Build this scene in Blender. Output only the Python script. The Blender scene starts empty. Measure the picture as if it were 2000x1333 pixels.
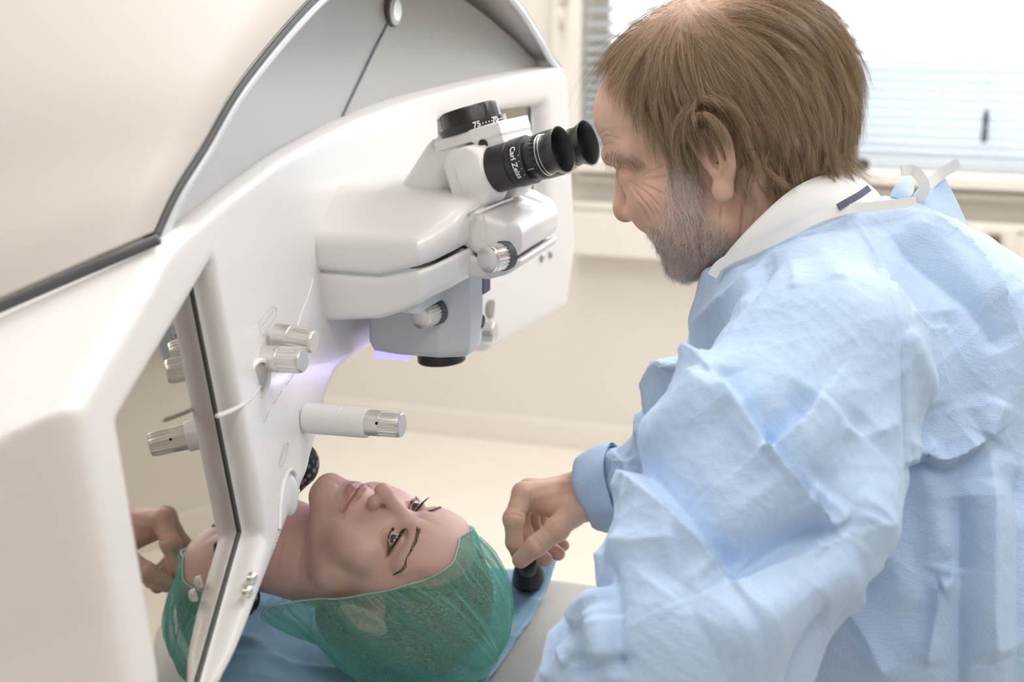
import bpy, bmesh, math, random
import numpy as np
from mathutils import Vector, Matrix

random.seed(7); rng = np.random.default_rng(7)
scene = bpy.context.scene
COL = scene.collection

# ------------------------------------------------------------------ camera
CAM = np.array([0.0, 0.0, 1.5]); FPX = 2778.0; CX, CY = 1000.0, 666.5
YAW, PIT = math.radians(18.0), math.radians(15.0)
FWD = np.array([-math.sin(YAW)*math.cos(PIT), math.cos(YAW)*math.cos(PIT), -math.sin(PIT)])
RT = np.array([math.cos(YAW), math.sin(YAW), 0.0]); UP = np.cross(RT, FWD)
cam = bpy.data.cameras.new('camera'); camo = bpy.data.objects.new('camera', cam); COL.objects.link(camo)
cam.sensor_width = 36.0; cam.lens = 36.0*FPX/2000.0; cam.clip_start = 0.02
camo.matrix_world = Matrix(((RT[0], UP[0], -FWD[0], CAM[0]), (RT[1], UP[1], -FWD[1], CAM[1]), (RT[2], UP[2], -FWD[2], CAM[2]), (0, 0, 0, 1)))
cam.dof.use_dof = True; cam.dof.focus_distance = 1.26; cam.dof.aperture_fstop = 5.4
scene.camera = camo

# ------------------------------------------------------------------ light, exposure
wd = bpy.data.worlds.new('world'); scene.world = wd; wd.use_nodes = True
wd.node_tree.nodes['Background'].inputs[0].default_value = (0.86, 0.94, 1.0, 1)
wd.node_tree.nodes['Background'].inputs[1].default_value = 6.5
def area(name, loc, size, size_y, power, color, target=None):
    l = bpy.data.lights.new(name, 'AREA'); l.shape = 'RECTANGLE'; l.size = size; l.size_y = size_y
    l.energy = power; l.color = color
    o = bpy.data.objects.new(name, l); o.location = loc; COL.objects.link(o)
    if target is not None:
        o.rotation_euler = (Vector(target)-Vector(loc)).to_track_quat('-Z', 'Y').to_euler()
    return o
LAMPS = [(-1.0, 0.2), (0.5, 0.2), (-1.0, 1.9), (0.5, 1.9), (-1.0, 3.4), (0.5, 3.4)]
for i, (lx, ly) in enumerate(LAMPS):
    area('ceiling_lamp_light', (lx, ly, 2.56), 0.56, 1.16, 7.0 if ly < 1 else 15.0, (1.0, 0.978, 0.972))
vs = scene.view_settings
vs.view_transform = 'Standard'; vs.look = 'None'; vs.gamma = 1.0; vs.exposure = 0.02; vs.use_curve_mapping = False
scene.cycles.use_denoising = True

# ------------------------------------------------------------------ pixel helpers
def ray(x, y): return FWD + RT*(x-CX)/FPX + UP*(CY-y)/FPX
def at(x, y, d): return CAM + ray(x, y)*d                       # point d metres along the optical axis
def on(x, y, ax, v):                                            # point on a world plane
    r = ray(x, y); return CAM + r*(v-CAM[ax])/r[ax]
def project(P):
    q = np.asarray(P)-CAM; d = q@FWD
    return CX+FPX*(q@RT)/d, CY-FPX*(q@UP)/d, d

# ------------------------------------------------------------------ scene helpers
def link(name, data, parent=None, mat=None):
    o = bpy.data.objects.new(name, data); COL.objects.link(o)
    if parent is not None: o.parent = parent
    if mat is not None and data is not None: data.materials.append(mat)
    return o
def tag(o, label=None, cat=None, group=None, kind=None):
    if label: o['label'] = label
    if cat: o['category'] = cat
    if group: o['group'] = group
    if kind: o['kind'] = kind
    return o
def empty(name, label=None, cat=None, group=None, kind=None, loc=None):
    o = bpy.data.objects.new(name, None); COL.objects.link(o); o.empty_display_size = 0.05
    return tag(o, label, cat, group, kind)
def mesh_np(name, V, F, mat=None, parent=None, smooth=True, attrs=None):
    V = np.asarray(V, np.float32); me = bpy.data.meshes.new(name)
    if isinstance(F, np.ndarray):
        n, k = F.shape
        me.vertices.add(len(V)); me.vertices.foreach_set('co', V.ravel())
        me.loops.add(n*k); me.loops.foreach_set('vertex_index', F.ravel().astype(np.int32))
        me.polygons.add(n); me.polygons.foreach_set('loop_start', np.arange(0, n*k, k, dtype=np.int32))
        me.update(calc_edges=True)
    else:
        me.from_pydata([tuple(map(float, v)) for v in V], [], F)
    me.validate()
    if smooth: me.polygons.foreach_set('use_smooth', np.ones(len(me.polygons), bool))
    if attrs:
        for nm, a in attrs.items():
            if a.ndim == 1:
                at_ = me.attributes.new(nm, 'FLOAT', 'POINT'); at_.data.foreach_set('value', a.astype(np.float32))
            else:
                at_ = me.attributes.new(nm, 'FLOAT_COLOR', 'POINT')
                c = np.ones((len(a), 4), np.float32); c[:, :3] = a; at_.data.foreach_set('color', c.ravel())
    me.update()
    return link(name, me, parent, mat)
def bm_obj(name, bm, mat=None, parent=None, smooth=False, bevel=0, seg=3):
    bmesh.ops.recalc_face_normals(bm, faces=bm.faces[:])
    me = bpy.data.meshes.new(name); bm.to_mesh(me); bm.free()
    if smooth: me.polygons.foreach_set('use_smooth', np.ones(len(me.polygons), bool))
    o = link(name, me, parent, mat)
    if bevel:
        m = o.modifiers.new('bevel', 'BEVEL'); m.width = bevel; m.segments = seg; m.limit_method = 'ANGLE'
        m.angle_limit = math.radians(35)
        me.polygons.foreach_set('use_smooth', np.ones(len(me.polygons), bool))
        w = o.modifiers.new('wn', 'WEIGHTED_NORMAL'); w.keep_sharp = True
    return o
def add_box(bm, lo, hi, M=None):
    vs_ = [bm.verts.new((x, y, z)) for x in (lo[0], hi[0]) for y in (lo[1], hi[1]) for z in (lo[2], hi[2])]
    for f in ((0, 1, 3, 2), (4, 6, 7, 5), (0, 4, 5, 1), (2, 3, 7, 6), (0, 2, 6, 4), (1, 5, 7, 3)):
        bm.faces.new([vs_[i] for i in f])
    if M is not None:
        for v in vs_: v.co = M @ v.co
def box(name, lo, hi, mat, parent=None, bevel=0):
    bm = bmesh.new(); add_box(bm, lo, hi); return bm_obj(name, bm, mat, parent, bevel=bevel)
def frame_of(axis, ref=(0, 0, 1)):
    a = np.asarray(axis, float); a = a/np.linalg.norm(a)
    r = np.asarray(ref, float)
    if abs(a@r) > 0.95: r = np.array([0, 1.0, 0])
    u = np.cross(r, a); u /= np.linalg.norm(u); return a, u, np.cross(a, u)
def lathe(name, p0, axis, prof, mat, parent=None, n=48, flute=None, smooth=True, capped=True, flat=0.6):
    """prof: list of (distance along axis, radius); flute = (count, depth, s0, s1)"""
    a, u, v = frame_of(axis); p0 = np.asarray(p0, float)
    if flute: n = flute[0]*8
    V = []; F = []
    th = np.arange(n)*2*math.pi/n
    for s, r in prof:
        rr = np.full(n, r)
        if flute and flute[2]-1e-6 <= s <= flute[3]+1e-6:
            ph = (np.arange(n) % 8)/8.0
            rr = r - flute[1]*np.where((ph > 0.3) & (ph < 0.95), 1.0, 0.0)
        V.append(p0 + a*s + np.outer(rr*np.cos(th), u) + np.outer(rr*np.sin(th), v))
    V = np.concatenate(V)
    for i in range(len(prof)-1):
        for j in range(n):
            k = (j+1) % n
            F.append((i*n+j, i*n+k, (i+1)*n+k, (i+1)*n+j))
    if capped:
        F.append(tuple(reversed(range(n)))); F.append(tuple(range((len(prof)-1)*n, len(prof)*n)))
    o = mesh_np(name, V, F, mat, parent, smooth)
    if smooth:
        try: o.data.set_sharp_from_angle(angle=flat)
        except Exception: pass
    return o
def catmull(pts, n=12, closed=False):
    P = np.asarray(pts, float); m = len(P); out = []
    rngi = range(m) if closed else range(m-1)
    for i in rngi:
        if closed: p0, p1, p2, p3 = P[(i-1) % m], P[i], P[(i+1) % m], P[(i+2) % m]
        else: p0, p1, p2, p3 = P[max(i-1, 0)], P[i], P[i+1], P[min(i+2, m-1)]
        for t in np.linspace(0, 1, n, endpoint=False):
            out.append(0.5*((2*p1)+(-p0+p2)*t+(2*p0-5*p1+4*p2-p3)*t*t+(-p0+3*p1-3*p2+p3)*t**3))
    if not closed: out.append(P[-1])
    return np.array(out)
def tube(name, pts, rad, mat, parent=None, n=10, ref=(0, 0, 1), squash=1.0, cap=True):
    P = np.asarray(pts, float); m = len(P); rad = np.broadcast_to(np.asarray(rad, float), (m,))
    T = np.gradient(P, axis=0); T /= np.linalg.norm(T, axis=1)[:, None]+1e-12
    V = []; F = []; th = np.arange(n)*2*math.pi/n
    for i in range(m):
        a, u, v = frame_of(T[i], ref)
        V.append(P[i]+rad[i]*(np.outer(np.cos(th), u)+squash*np.outer(np.sin(th), v)))
    V = np.concatenate(V)
    for i in range(m-1):
        for j in range(n):
            k = (j+1) % n; F.append((i*n+j, i*n+k, (i+1)*n+k, (i+1)*n+j))
    if cap: F.append(tuple(reversed(range(n)))); F.append(tuple(range((m-1)*n, m*n)))
    return mesh_np(name, V, F, mat, parent)
def strip(name, L, R, thick, nrm, mat, parent=None):
    """a band of cloth or a seam between two rails, with thickness"""
    L = np.asarray(L, float); R = np.asarray(R, float); N = np.asarray(nrm, float)*thick
    m = len(L); V = np.concatenate([L+N, R+N, L-N, R-N]); F = []
    for i in range(m-1):
        F += [(i, i+1, m+i+1, m+i), (2*m+i, 3*m+i, 3*m+i+1, 2*m+i+1), (i, 2*m+i, 2*m+i+1, i+1), (m+i, m+i+1, 3*m+i+1, 3*m+i)]
    F += [(0, m, 3*m, 2*m), (m-1, 2*m-1, 4*m-1, 3*m-1)]
    o = mesh_np(name, V, F, mat, parent); o.data.set_sharp_from_angle(angle=.7); return o

# ------------------------------------------------------------------ signed distance modelling
def ell(P, c, r, R=None):
    q = P-np.asarray(c, P.dtype)
    if R is not None: q = q@np.asarray(R, P.dtype)
    r = np.asarray(r, P.dtype)
    k0 = np.sqrt(((q/r)**2).sum(1)); k1 = np.sqrt(((q/(r*r))**2).sum(1))
    return k0*(k0-1)/np.maximum(k1, 1e-9)
def sph(P, c, r): return np.sqrt(((P-np.asarray(c, P.dtype))**2).sum(1))-r
def rcone(P, a, b, r1, r2):
    a = np.asarray(a, P.dtype); b = np.asarray(b, P.dtype); d = b-a
    h = np.clip(((P-a)@d)/max(float(d@d), 1e-12), 0, 1)
    return np.sqrt(((P-a-h[:, None]*d)**2).sum(1))-(r1+(r2-r1)*h)
def smin(a, b, k):
    h = np.clip(0.5+0.5*(b-a)/k, 0, 1); return b*(1-h)+a*h-k*h*(1-h)
def smax(a, b, k): return -smin(-a, -b, k)
def poly2(x, y, poly):
    """signed distance to a closed polygon"""
    poly = np.asarray(poly, float); n = len(poly)
    d = np.full(len(x), 1e9); s = np.ones(len(x))
    for i in range(n):
        ax, ay = poly[i]; bx, by = poly[i-1]
        ex, ey = bx-ax, by-ay; wx, wy = x-ax, y-ay
        t = np.clip((wx*ex+wy*ey)/(ex*ex+ey*ey+1e-18), 0, 1)
        qx, qy = wx-ex*t, wy-ey*t; d = np.minimum(d, qx*qx+qy*qy)
        c1 = y >= ay; c2 = y < by; c3 = ex*wy > ey*wx
        flip = (c1 & c2 & c3) | (~c1 & ~c2 & ~c3); s = np.where(flip, -s, s)
    return s*np.sqrt(d)
def sdf_mesh(f, lo, hi, h, refine=0, newton=2, block=6):
    lo = np.asarray(lo, float); hi = np.asarray(hi, float)
    H = h*block; nb = np.maximum(np.ceil((hi-lo)/H).astype(int), 1); n = nb*block+1
    bi = np.stack(np.meshgrid(*[np.arange(k) for k in nb], indexing='ij'), -1).reshape(-1, 3)
    fc = f((lo+(bi+0.5)*H).astype(np.float32))
    act = np.abs(fc) < H*0.866*1.6+2*h
    G = np.zeros(n, np.float32)
    sgn = np.where(fc < 0, -1.0, 1.0).reshape(nb)
    Gi = np.minimum(np.arange(n[0])//block, nb[0]-1); Gj = np.minimum(np.arange(n[1])//block, nb[1]-1); Gk = np.minimum(np.arange(n[2])//block, nb[2]-1)
    G[:] = sgn[np.ix_(Gi, Gj, Gk)]
    loc = np.stack(np.meshgrid(*[np.arange(block+1)]*3, indexing='ij'), -1).reshape(-1, 3)
    mask = np.zeros(n, bool)
    idx = (bi[act][:, None, :]*block+loc[None]).reshape(-1, 3)
    mask[idx[:, 0], idx[:, 1], idx[:, 2]] = True
    ids = np.argwhere(mask)
    vals = np.concatenate([f((lo+c*h).astype(np.float32)) for c in np.array_split(ids, max(1, len(ids)//400000))])
    G[ids[:, 0], ids[:, 1], ids[:, 2]] = vals
    S = G < 0
    c = [S[i:n[0]-1+i, j:n[1]-1+j, k:n[2]-1+k] for i in (0, 1) for j in (0, 1) for k in (0, 1)]
    cnt = sum(x.astype(np.int8) for x in c); cells = np.argwhere((cnt > 0) & (cnt < 8))
    vid = np.full(n-1, -1, np.int64); vid[cells[:, 0], cells[:, 1], cells[:, 2]] = np.arange(len(cells))
    acc = np.zeros((len(cells), 3)); na = np.zeros(len(cells))
    cor = np.array([(i, j, k) for i in (0, 1) for j in (0, 1) for k in (0, 1)])
    gv = [G[cells[:, 0]+o[0], cells[:, 1]+o[1], cells[:, 2]+o[2]] for o in cor]
    for a in range(8):
        for b in range(a+1, 8):
            if np.abs(cor[a]-cor[b]).sum() != 1: continue
            m = (gv[a] < 0) != (gv[b] < 0)
            t = gv[a]/(gv[a]-gv[b]+1e-20); t = np.where(m, t, 0)
            acc += (cor[a]+np.outer(t, cor[b]-cor[a]))*m[:, None]; na += m
    V = lo+(cells+acc/na[:, None])*h
    Q = []
    for ax in range(3):
        o1, o2 = (ax+1) % 3, (ax+2) % 3
        sl0 = [slice(1, n[i]-1) for i in range(3)]; sl1 = list(sl0); sl0[ax] = slice(0, n[ax]-1); sl1[ax] = slice(1, n[ax])
        A = S[tuple(sl0)]; B = S[tuple(sl1)]
        e = np.argwhere(A != B); pos = A[tuple(e.T)]
        base = e.copy(); base[:, o1] += 1; base[:, o2] += 1
        q = []
        for d1, d2 in ((-1, -1), (0, -1), (0, 0), (-1, 0)):
            cc = base.copy(); cc[:, o1] += d1; cc[:, o2] += d2
            q.append(vid[cc[:, 0], cc[:, 1], cc[:, 2]])
        q = np.stack(q, 1); q[~pos] = q[~pos][:, ::-1]; Q.append(q)
    Q = np.concatenate(Q); Q = Q[(Q >= 0).all(1)]
    def proj(V, it, eps):
        for _ in range(it):
            P = V.astype(np.float64); d = f(P); g = np.empty_like(P)
            for a in range(3):
                E_ = np.zeros(3); E_[a] = eps
                g[:, a] = (f(P+E_)-f(P-E_))/(2*eps)
            g2 = np.maximum((g*g).sum(1), 0.25)
            V = V-np.clip(d/g2, -h, h)[:, None]*g
        return V
    V = proj(V, newton, h*0.25)
    for r in range(refine):
        V, Q = subdiv(V, Q); V = proj(V, 1, h*0.2)
    return V, Q
def subdiv(V, Q):
    nv = len(V); e = np.stack([Q, np.roll(Q, -1, 1)], -1).reshape(-1, 2); e.sort(1)
    key = e[:, 0]*nv+e[:, 1]; uq, inv = np.unique(key, return_inverse=True)
    mid = 0.5*(V[uq//nv]+V[uq % nv]); ctr = V[Q].mean(1)
    em = nv+inv.reshape(-1, 4); cm = nv+len(uq)+np.arange(len(Q))
    N = np.concatenate([np.stack([Q[:, i], em[:, i], cm, em[:, i-1]], 1) for i in range(4)])
    return np.concatenate([V, mid, ctr]), N
def vnormals(V, Q):
    n = np.cross(V[Q[:, 2]]-V[Q[:, 0]], V[Q[:, 3]]-V[Q[:, 1]]) if Q.shape[1] == 4 else np.cross(V[Q[:, 1]]-V[Q[:, 0]], V[Q[:, 2]]-V[Q[:, 0]])
    N = np.zeros_like(V)
    for i in range(Q.shape[1]): np.add.at(N, Q[:, i], n)
    return N/(np.linalg.norm(N, axis=1)[:, None]+1e-12)
def sdf_obj(name, f, lo, hi, h, mat, parent=None, refine=1):
    V, Q = sdf_mesh(f, lo, hi, h, refine)
    return mesh_np(name, V, Q, mat, parent)
def sstep(a, b, x):
    t = np.clip((x-a)/(b-a), 0, 1); return t*t*(3-2*t)

# ------------------------------------------------------------------ materials
def new_mat(name):
    m = bpy.data.materials.new(name); m.use_nodes = True
    return m, m.node_tree, m.node_tree.nodes['Principled BSDF']
def plain(name, col, rough=0.5, metal=0.0, spec=0.5, coat=0.0, noise=0.03, scale=30.0, bump=0.0, bscale=400.0):
    m, nt, b = new_mat(name)
    b.inputs['Roughness'].default_value = rough; b.inputs['Metallic'].default_value = metal
    b.inputs['Specular IOR Level'].default_value = spec; b.inputs['Coat Weight'].default_value = coat
    b.inputs['Coat Roughness'].default_value = 0.12
    tc = nt.nodes.new('ShaderNodeTexCoord'); nz = nt.nodes.new('ShaderNodeTexNoise'); nz.inputs['Scale'].default_value = scale
    nz.inputs['Detail'].default_value = 3
    nt.links.new(tc.outputs['Object'], nz.inputs['Vector'])
    mx = nt.nodes.new('ShaderNodeMix'); mx.data_type = 'RGBA'
    mx.inputs[6].default_value = (*[c*(1-noise) for c in col], 1); mx.inputs[7].default_value = (*[min(c*(1+noise), 1) for c in col], 1)
    nt.links.new(nz.outputs['Fac'], mx.inputs[0]); nt.links.new(mx.outputs[2], b.inputs['Base Color'])
    if bump:
        n2 = nt.nodes.new('ShaderNodeTexNoise'); n2.inputs['Scale'].default_value = bscale
        nt.links.new(tc.outputs['Object'], n2.inputs['Vector'])
        bp = nt.nodes.new('ShaderNodeBump'); bp.inputs['Strength'].default_value = bump; bp.inputs['Distance'].default_value = 0.001
        nt.links.new(n2.outputs['Fac'], bp.inputs['Height']); nt.links.new(bp.outputs['Normal'], b.inputs['Normal'])
    return m
M = {}
M['white'] = plain('white_plastic', (0.86, 0.842, 0.832), 0.38, coat=0.15, noise=0.012, scale=6)
M['white_gloss'] = plain('white_gloss_plastic', (0.88, 0.87, 0.855), 0.32, coat=0.2, noise=0.01)
M['grey_panel'] = plain('silver_grey_panel', (0.52, 0.525, 0.52), 0.55, metal=0.25, noise=0.03, scale=8, bump=0.15, bscale=900)
M['pale_grey'] = plain('pale_blue_grey_paint', (0.66, 0.70, 0.74), 0.42, noise=0.02, bump=0.1, bscale=900)
M['alu'] = plain('brushed_aluminium', (0.80, 0.785, 0.76), 0.34, metal=0.9, noise=0.05, scale=60)
M['alu_dark'] = plain('worn_aluminium_ring', (0.42, 0.41, 0.40), 0.35, metal=0.9)
M['black'] = plain('black_anodised', (0.022, 0.021, 0.02), 0.34, spec=0.6, noise=0.2, scale=200)
M['black_matte'] = plain('matte_black', (0.012, 0.012, 0.012), 0.7)
M['rim_dark'] = plain('dark_seal', (0.10, 0.105, 0.11), 0.5)
M['rim_blue'] = plain('pale_blue_trim', (0.72, 0.77, 0.81), 0.3, coat=0.3)
M['print_grey'] = plain('grey_print', (0.74, 0.72, 0.70), 0.5)
M['print_white'] = plain('white_print', (0.9, 0.9, 0.88), 0.5)
M['navy'] = plain('navy_label', (0.03, 0.04, 0.16), 0.4)
M['brown_glass'] = plain('dark_lens_glass', (0.02, 0.018, 0.016), 0.05, coat=0.6)
# ================================================================== room
M['wall'] = plain('cream_wall_paint', (0.80, 0.765, 0.715), 0.7, noise=0.02, scale=3, bump=0.08, bscale=120)
M['floor'] = plain('cream_vinyl_floor', (0.82, 0.765, 0.68), 0.45, noise=0.03, scale=5)
M['ceiling'] = plain('ceiling_paint', (0.88, 0.87, 0.85), 0.8)
M['trim'] = plain('cream_enamel_trim', (0.84, 0.80, 0.74), 0.45, noise=0.02, scale=4)
M['duct'] = plain('beige_trunking', (0.74, 0.70, 0.64), 0.45, noise=0.02, scale=4)
M['slat'] = plain('pale_blind_slat', (0.86, 0.89, 0.91), 0.45)
nt = M['slat'].node_tree; tl = nt.nodes.new('ShaderNodeBsdfTranslucent'); tl.inputs['Color'].default_value = (.86, .92, .97, 1)
ms = nt.nodes.new('ShaderNodeMixShader'); ms.inputs[0].default_value = .38
nt.links.new(nt.nodes['Principled BSDF'].outputs[0], ms.inputs[1]); nt.links.new(tl.outputs[0], ms.inputs[2]); nt.links.new(ms.outputs[0], nt.nodes['Material Output'].inputs['Surface'])
YW = 4.15; XL, XR, ZC = -3.4, 2.6, 2.6; YB = -1.6
WX0, WX1, WZ0, WZ1 = -1.13, 1.75, 0.93, 2.25
bm = bmesh.new()
add_box(bm, (XL, YW, 0), (WX0, YW+0.2, ZC)); add_box(bm, (WX1, YW, 0), (XR, YW+0.2, ZC))
add_box(bm, (WX0, YW, 0), (WX1, YW+0.2, WZ0)); add_box(bm, (WX0, YW, WZ1), (WX1, YW+0.2, ZC))
tag(bm_obj('wall_back', bm, M['wall']), kind='structure')
tag(box('wall_left', (XL-0.12, YB, 0), (XL, YW+0.2, ZC), M['wall']), kind='structure')
tag(box('wall_right', (XR, YB, 0), (XR+0.12, YW+0.2, ZC), M['wall']), kind='structure')
tag(box('wall_front', (XL-0.12, YB-0.12, 0), (XR+0.12, YB, ZC), M['wall']), kind='structure')
tag(box('floor', (XL-0.12, YB, -0.1), (XR+0.12, YW+0.2, 0), M['floor']), kind='structure')
tag(box('ceiling', (XL-0.12, YB, ZC), (XR+0.12, YW+0.2, ZC+0.1), M['ceiling']), kind='structure')
tag(box('baseboard_back', (XL, YW-0.018, 0), (XR, YW, 0.085), M['trim'], bevel=0.004), kind='structure')
M['lamp'] = new_mat('lamp_diffuser')[0]
b = M['lamp'].node_tree.nodes['Principled BSDF']; b.inputs['Emission Color'].default_value = (1, 0.96, 0.9, 1); b.inputs['Emission Strength'].default_value = 1.5
for i, (lx, ly) in enumerate(LAMPS):
    fx = empty('ceiling_lamp', 'flat white ceiling lamp, %s of the row %s' % ('left' if lx < 0 else 'right', ('behind the viewer', 'over the bed', 'next to the window')[i//2]), 'lamp', 'ceiling lamps above the frame')
    bm = bmesh.new()
    for lo, hi in (((-.32, -.62, 0), (.32, -.6, .03)), ((-.32, .6, 0), (.32, .62, .03)), ((-.32, -.6, 0), (-.3, .6, .03)), ((.3, -.6, 0), (.32, .6, .03))):
        add_box(bm, (lx+lo[0], ly+lo[1], ZC-.03), (lx+hi[0], ly+hi[1], ZC))
    bm_obj('lamp_frame', bm, M['trim'], fx); box('diffuser', (lx-.3, ly-.6, ZC-.022), (lx+.3, ly+.6, ZC-.004), M['lamp'], fx)
# window
win = empty('window_1', kind='structure')
fw = 0.07
bm = bmesh.new()
add_box(bm, (WX0, YW+0.05, WZ0), (WX0+fw, YW+0.15, WZ1)); add_box(bm, (WX1-fw, YW+0.05, WZ0), (WX1, YW+0.15, WZ1))
add_box(bm, (WX0+fw, YW+0.05, WZ0), (WX1-fw, YW+0.15, WZ0+fw*.6)); add_box(bm, (WX0+fw, YW+0.05, WZ1-fw), (WX1-fw, YW+0.15, WZ1))
bm_obj('window_frame', bm, M['trim'], win, bevel=0.006)
mg, nt, b = new_mat('window_glass')
gl = nt.nodes.new('ShaderNodeBsdfGlass'); gl.inputs['IOR'].default_value = 1.45; gl.inputs['Roughness'].default_value = 0
tr = nt.nodes.new('ShaderNodeBsdfTransparent'); ms = nt.nodes.new('ShaderNodeMixShader'); fr = nt.nodes.new('ShaderNodeFresnel')
gs = nt.nodes.new('ShaderNodeBsdfGlossy'); gs.inputs['Roughness'].default_value = 0.02
nt.links.new(fr.outputs[0], ms.inputs[0]); nt.links.new(tr.outputs[0], ms.inputs[1]); nt.links.new(gs.outputs[0], ms.inputs[2])
nt.links.new(ms.outputs[0], nt.nodes['Material Output'].inputs['Surface'])
box('pane', (WX0+fw, YW+0.10, WZ0+fw*.6), (WX1-fw, YW+0.104, WZ1-fw), mg, win)
box('window_sill', (WX0-0.05, YW-0.10, WZ0-0.035), (WX1+0.05, YW+0.05, WZ0), M['trim'], win, bevel=0.006)
tag(box('trim_2', (WX0-0.09, YW-0.025, WZ0), (WX0, YW, WZ1+0.1), M['trim'], bevel=0.005), kind='structure')
hd = empty('window_handle', 'small cream window handle on the casing left of the blind', 'handle')
lathe('handle_base', (WX0-0.045, YW-0.025, 1.40), (0, -1, 0), [(0, .016), (.012, .016), (.016, .01)], M['duct'], hd, 20)
tube('handle_grip', [(WX0-0.045, YW-0.04, 1.40), (WX0-0.045, YW-0.065, 1.395), (WX0-0.045, YW-0.07, 1.36), (WX0-0.045, YW-0.07, 1.30)], [.008, .009, .009, .007], M['duct'], hd)
# venetian blind: every slat its own part
bl = empty('venetian_blind', 'pale venetian blind of horizontal slats hanging before the bright window', 'blind')
box('head_rail', (WX0+0.005, YW-0.01, WZ1-0.05), (WX1-0.005, YW+0.035, WZ1), M['trim'], bl)
sm = None; zz = WZ0+0.035; k = 0
while zz < WZ1-0.06:
    op = sstep(1.16, 1.34, np.array([zz]))[0]
    tilt = math.radians(44-28*op)
    if sm is None:
        V = []; F = []
        for i, t in enumerate(np.linspace(-1, 1, 6)):
            for x in (WX0+0.012, WX1-0.012):
                V.append((x, t*0.021, 0.0035*(1-t*t))); V.append((x, t*0.021, 0.0035*(1-t*t)+0.0007))
        for i in range(5):
            a = i*4; F += [(a, a+2, a+6, a+4), (a+1, a+5, a+7, a+3), (a, a+4, a+5, a+1), (a+2, a+3, a+7, a+6)]
        F += [(0, 1, 3, 2), (20, 22, 23, 21)]
        o = mesh_np('slat', V, F, M['slat'], bl); sm = o.data
    else:
        o = bpy.data.objects.new('slat', sm); COL.objects.link(o); o.parent = bl
    o.location = (0, YW+0.012, zz); o.rotation_euler = (tilt, 0, 0)
    zz += 0.0255+0.0145*op; k += 1
box('bottom_rail', (WX0+0.01, YW-0.008, WZ0+0.003), (WX1-0.01, YW+0.032, WZ0+0.02), M['slat'], bl)
for x in (WX0+0.35, WX0+1.4, WX1-0.35):
    tube('ladder_cord', [(x, YW-0.012, WZ0+0.02), (x, YW-0.012, WZ1-0.04)], .0016, M['slat'], bl, 6)
cp = on(1925, 240, 1, YW-0.03)
ct = tube('pull_cord', [(cp[0], YW-0.02, WZ1-0.05), (cp[0], YW-0.03, cp[2]+0.03)], .0012, M['slat'], bl, 6)
lathe('cord_tassel', (cp[0], YW-0.03, cp[2]+0.035), (0, 0, -1), [(0, .003), (.01, .008), (.03, .009), (.05, .006), (.06, .009), (.085, .008), (.09, .003)], M['rim_dark'], bl, 14)
# cable trunking with a socket
tr_ = empty('cable_trunking', 'long beige cable trunking running along the wall under the window', 'trunking')
box('duct_body', (WX0+0.0, YW-0.09, 0.64), (XR, YW, 0.80), M['duct'], tr_, bevel=0.004)
box('duct_lid', (WX0+0.0, YW-0.097, 0.785), (XR, YW-0.088, 0.805), M['trim'], tr_, bevel=0.002)
box('duct_cover', (WX0+0.0, YW-0.097, 0.645), (XR, YW-0.088, 0.775), M['trim'], tr_, bevel=0.003)
box('duct_rail', (WX0+0.0, YW-0.03, 0.855), (XR, YW, 0.875), M['trim'], tr_, bevel=0.003)
sp = on(1940, 480, 1, YW-0.075)
sk = empty('wall_socket', 'cream wall socket with a dark brown plug on the trunking behind the gown', 'socket')
box('socket_plate', (sp[0]-.06, YW-.107, sp[2]-.055), (sp[0]+.06, YW-.097, sp[2]+.055), M['trim'], sk, bevel=.004)
box('plug', (sp[0]-.017, YW-.135, sp[2]-.038), (sp[0]+.017, YW-.107, sp[2]+.038), plain('brown_plug', (.16, .12, .09), .5), sk, bevel=.005)
for dx in (-.008, .008): lathe('plug_pin', (sp[0]+dx, YW-.135, sp[2]+.01), (0, -1, 0), [(0, .004), (.004, .004)], M['alu'], sk, 10)
kp = on(1687, 318, 1, YW-0.12)
kb = empty('black_knob', 'round black knob on a short arm at the window sill edge', 'knob')
lathe('knob_ball', (kp[0], YW-0.16, kp[2]), (0, -1, 0), [(-.012, .006), (-.008, .014), (0, .019), (.008, .017), (.014, .010), (.016, .002)], M['black'], kb, 20)
tube('knob_arm', [(kp[0]-.05, YW-0.09, kp[2]-.02), (kp[0]-.02, YW-0.13, kp[2]-.008), (kp[0], YW-0.15, kp[2])], .006, M['duct'], kb)
# ================================================================== eye laser machine
YM = 1.15                                                     # its plane of symmetry
dev = empty('laser_machine', 'big white eye laser machine with arched front, side screens and microscope over the patient', 'medical machine')
DK = 1.17                                                     # modelled in units of 1/1.17 m about the viewpoint, then set to size
dev.scale = (DK,)*3; dev.location = tuple(CAM*(1-DK))
def face_x(Y, Z):                                             # front face: wings toe in and lean back, middle set back
    s = np.abs(Y-YM); return smax(-0.432+0.249*(s-0.375), np.full_like(s, -0.500), 0.03)-0.108*(Z-1.17)
def on_face(l, lift=0.001):
    out = []
    for x, y in l:
        X = -0.45
        for _ in range(40):
            p = on(x, y, 0, X+lift); X = .5*X+.5*float(face_x(np.array([p[1]]), np.array([p[2]]))[0])
        out.append(on(x, y, 0, X+lift))
    return np.array(out)
def px2yz(l, X=None): return [tuple(p[1:]) for p in on_face(l, 0.0)]
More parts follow.
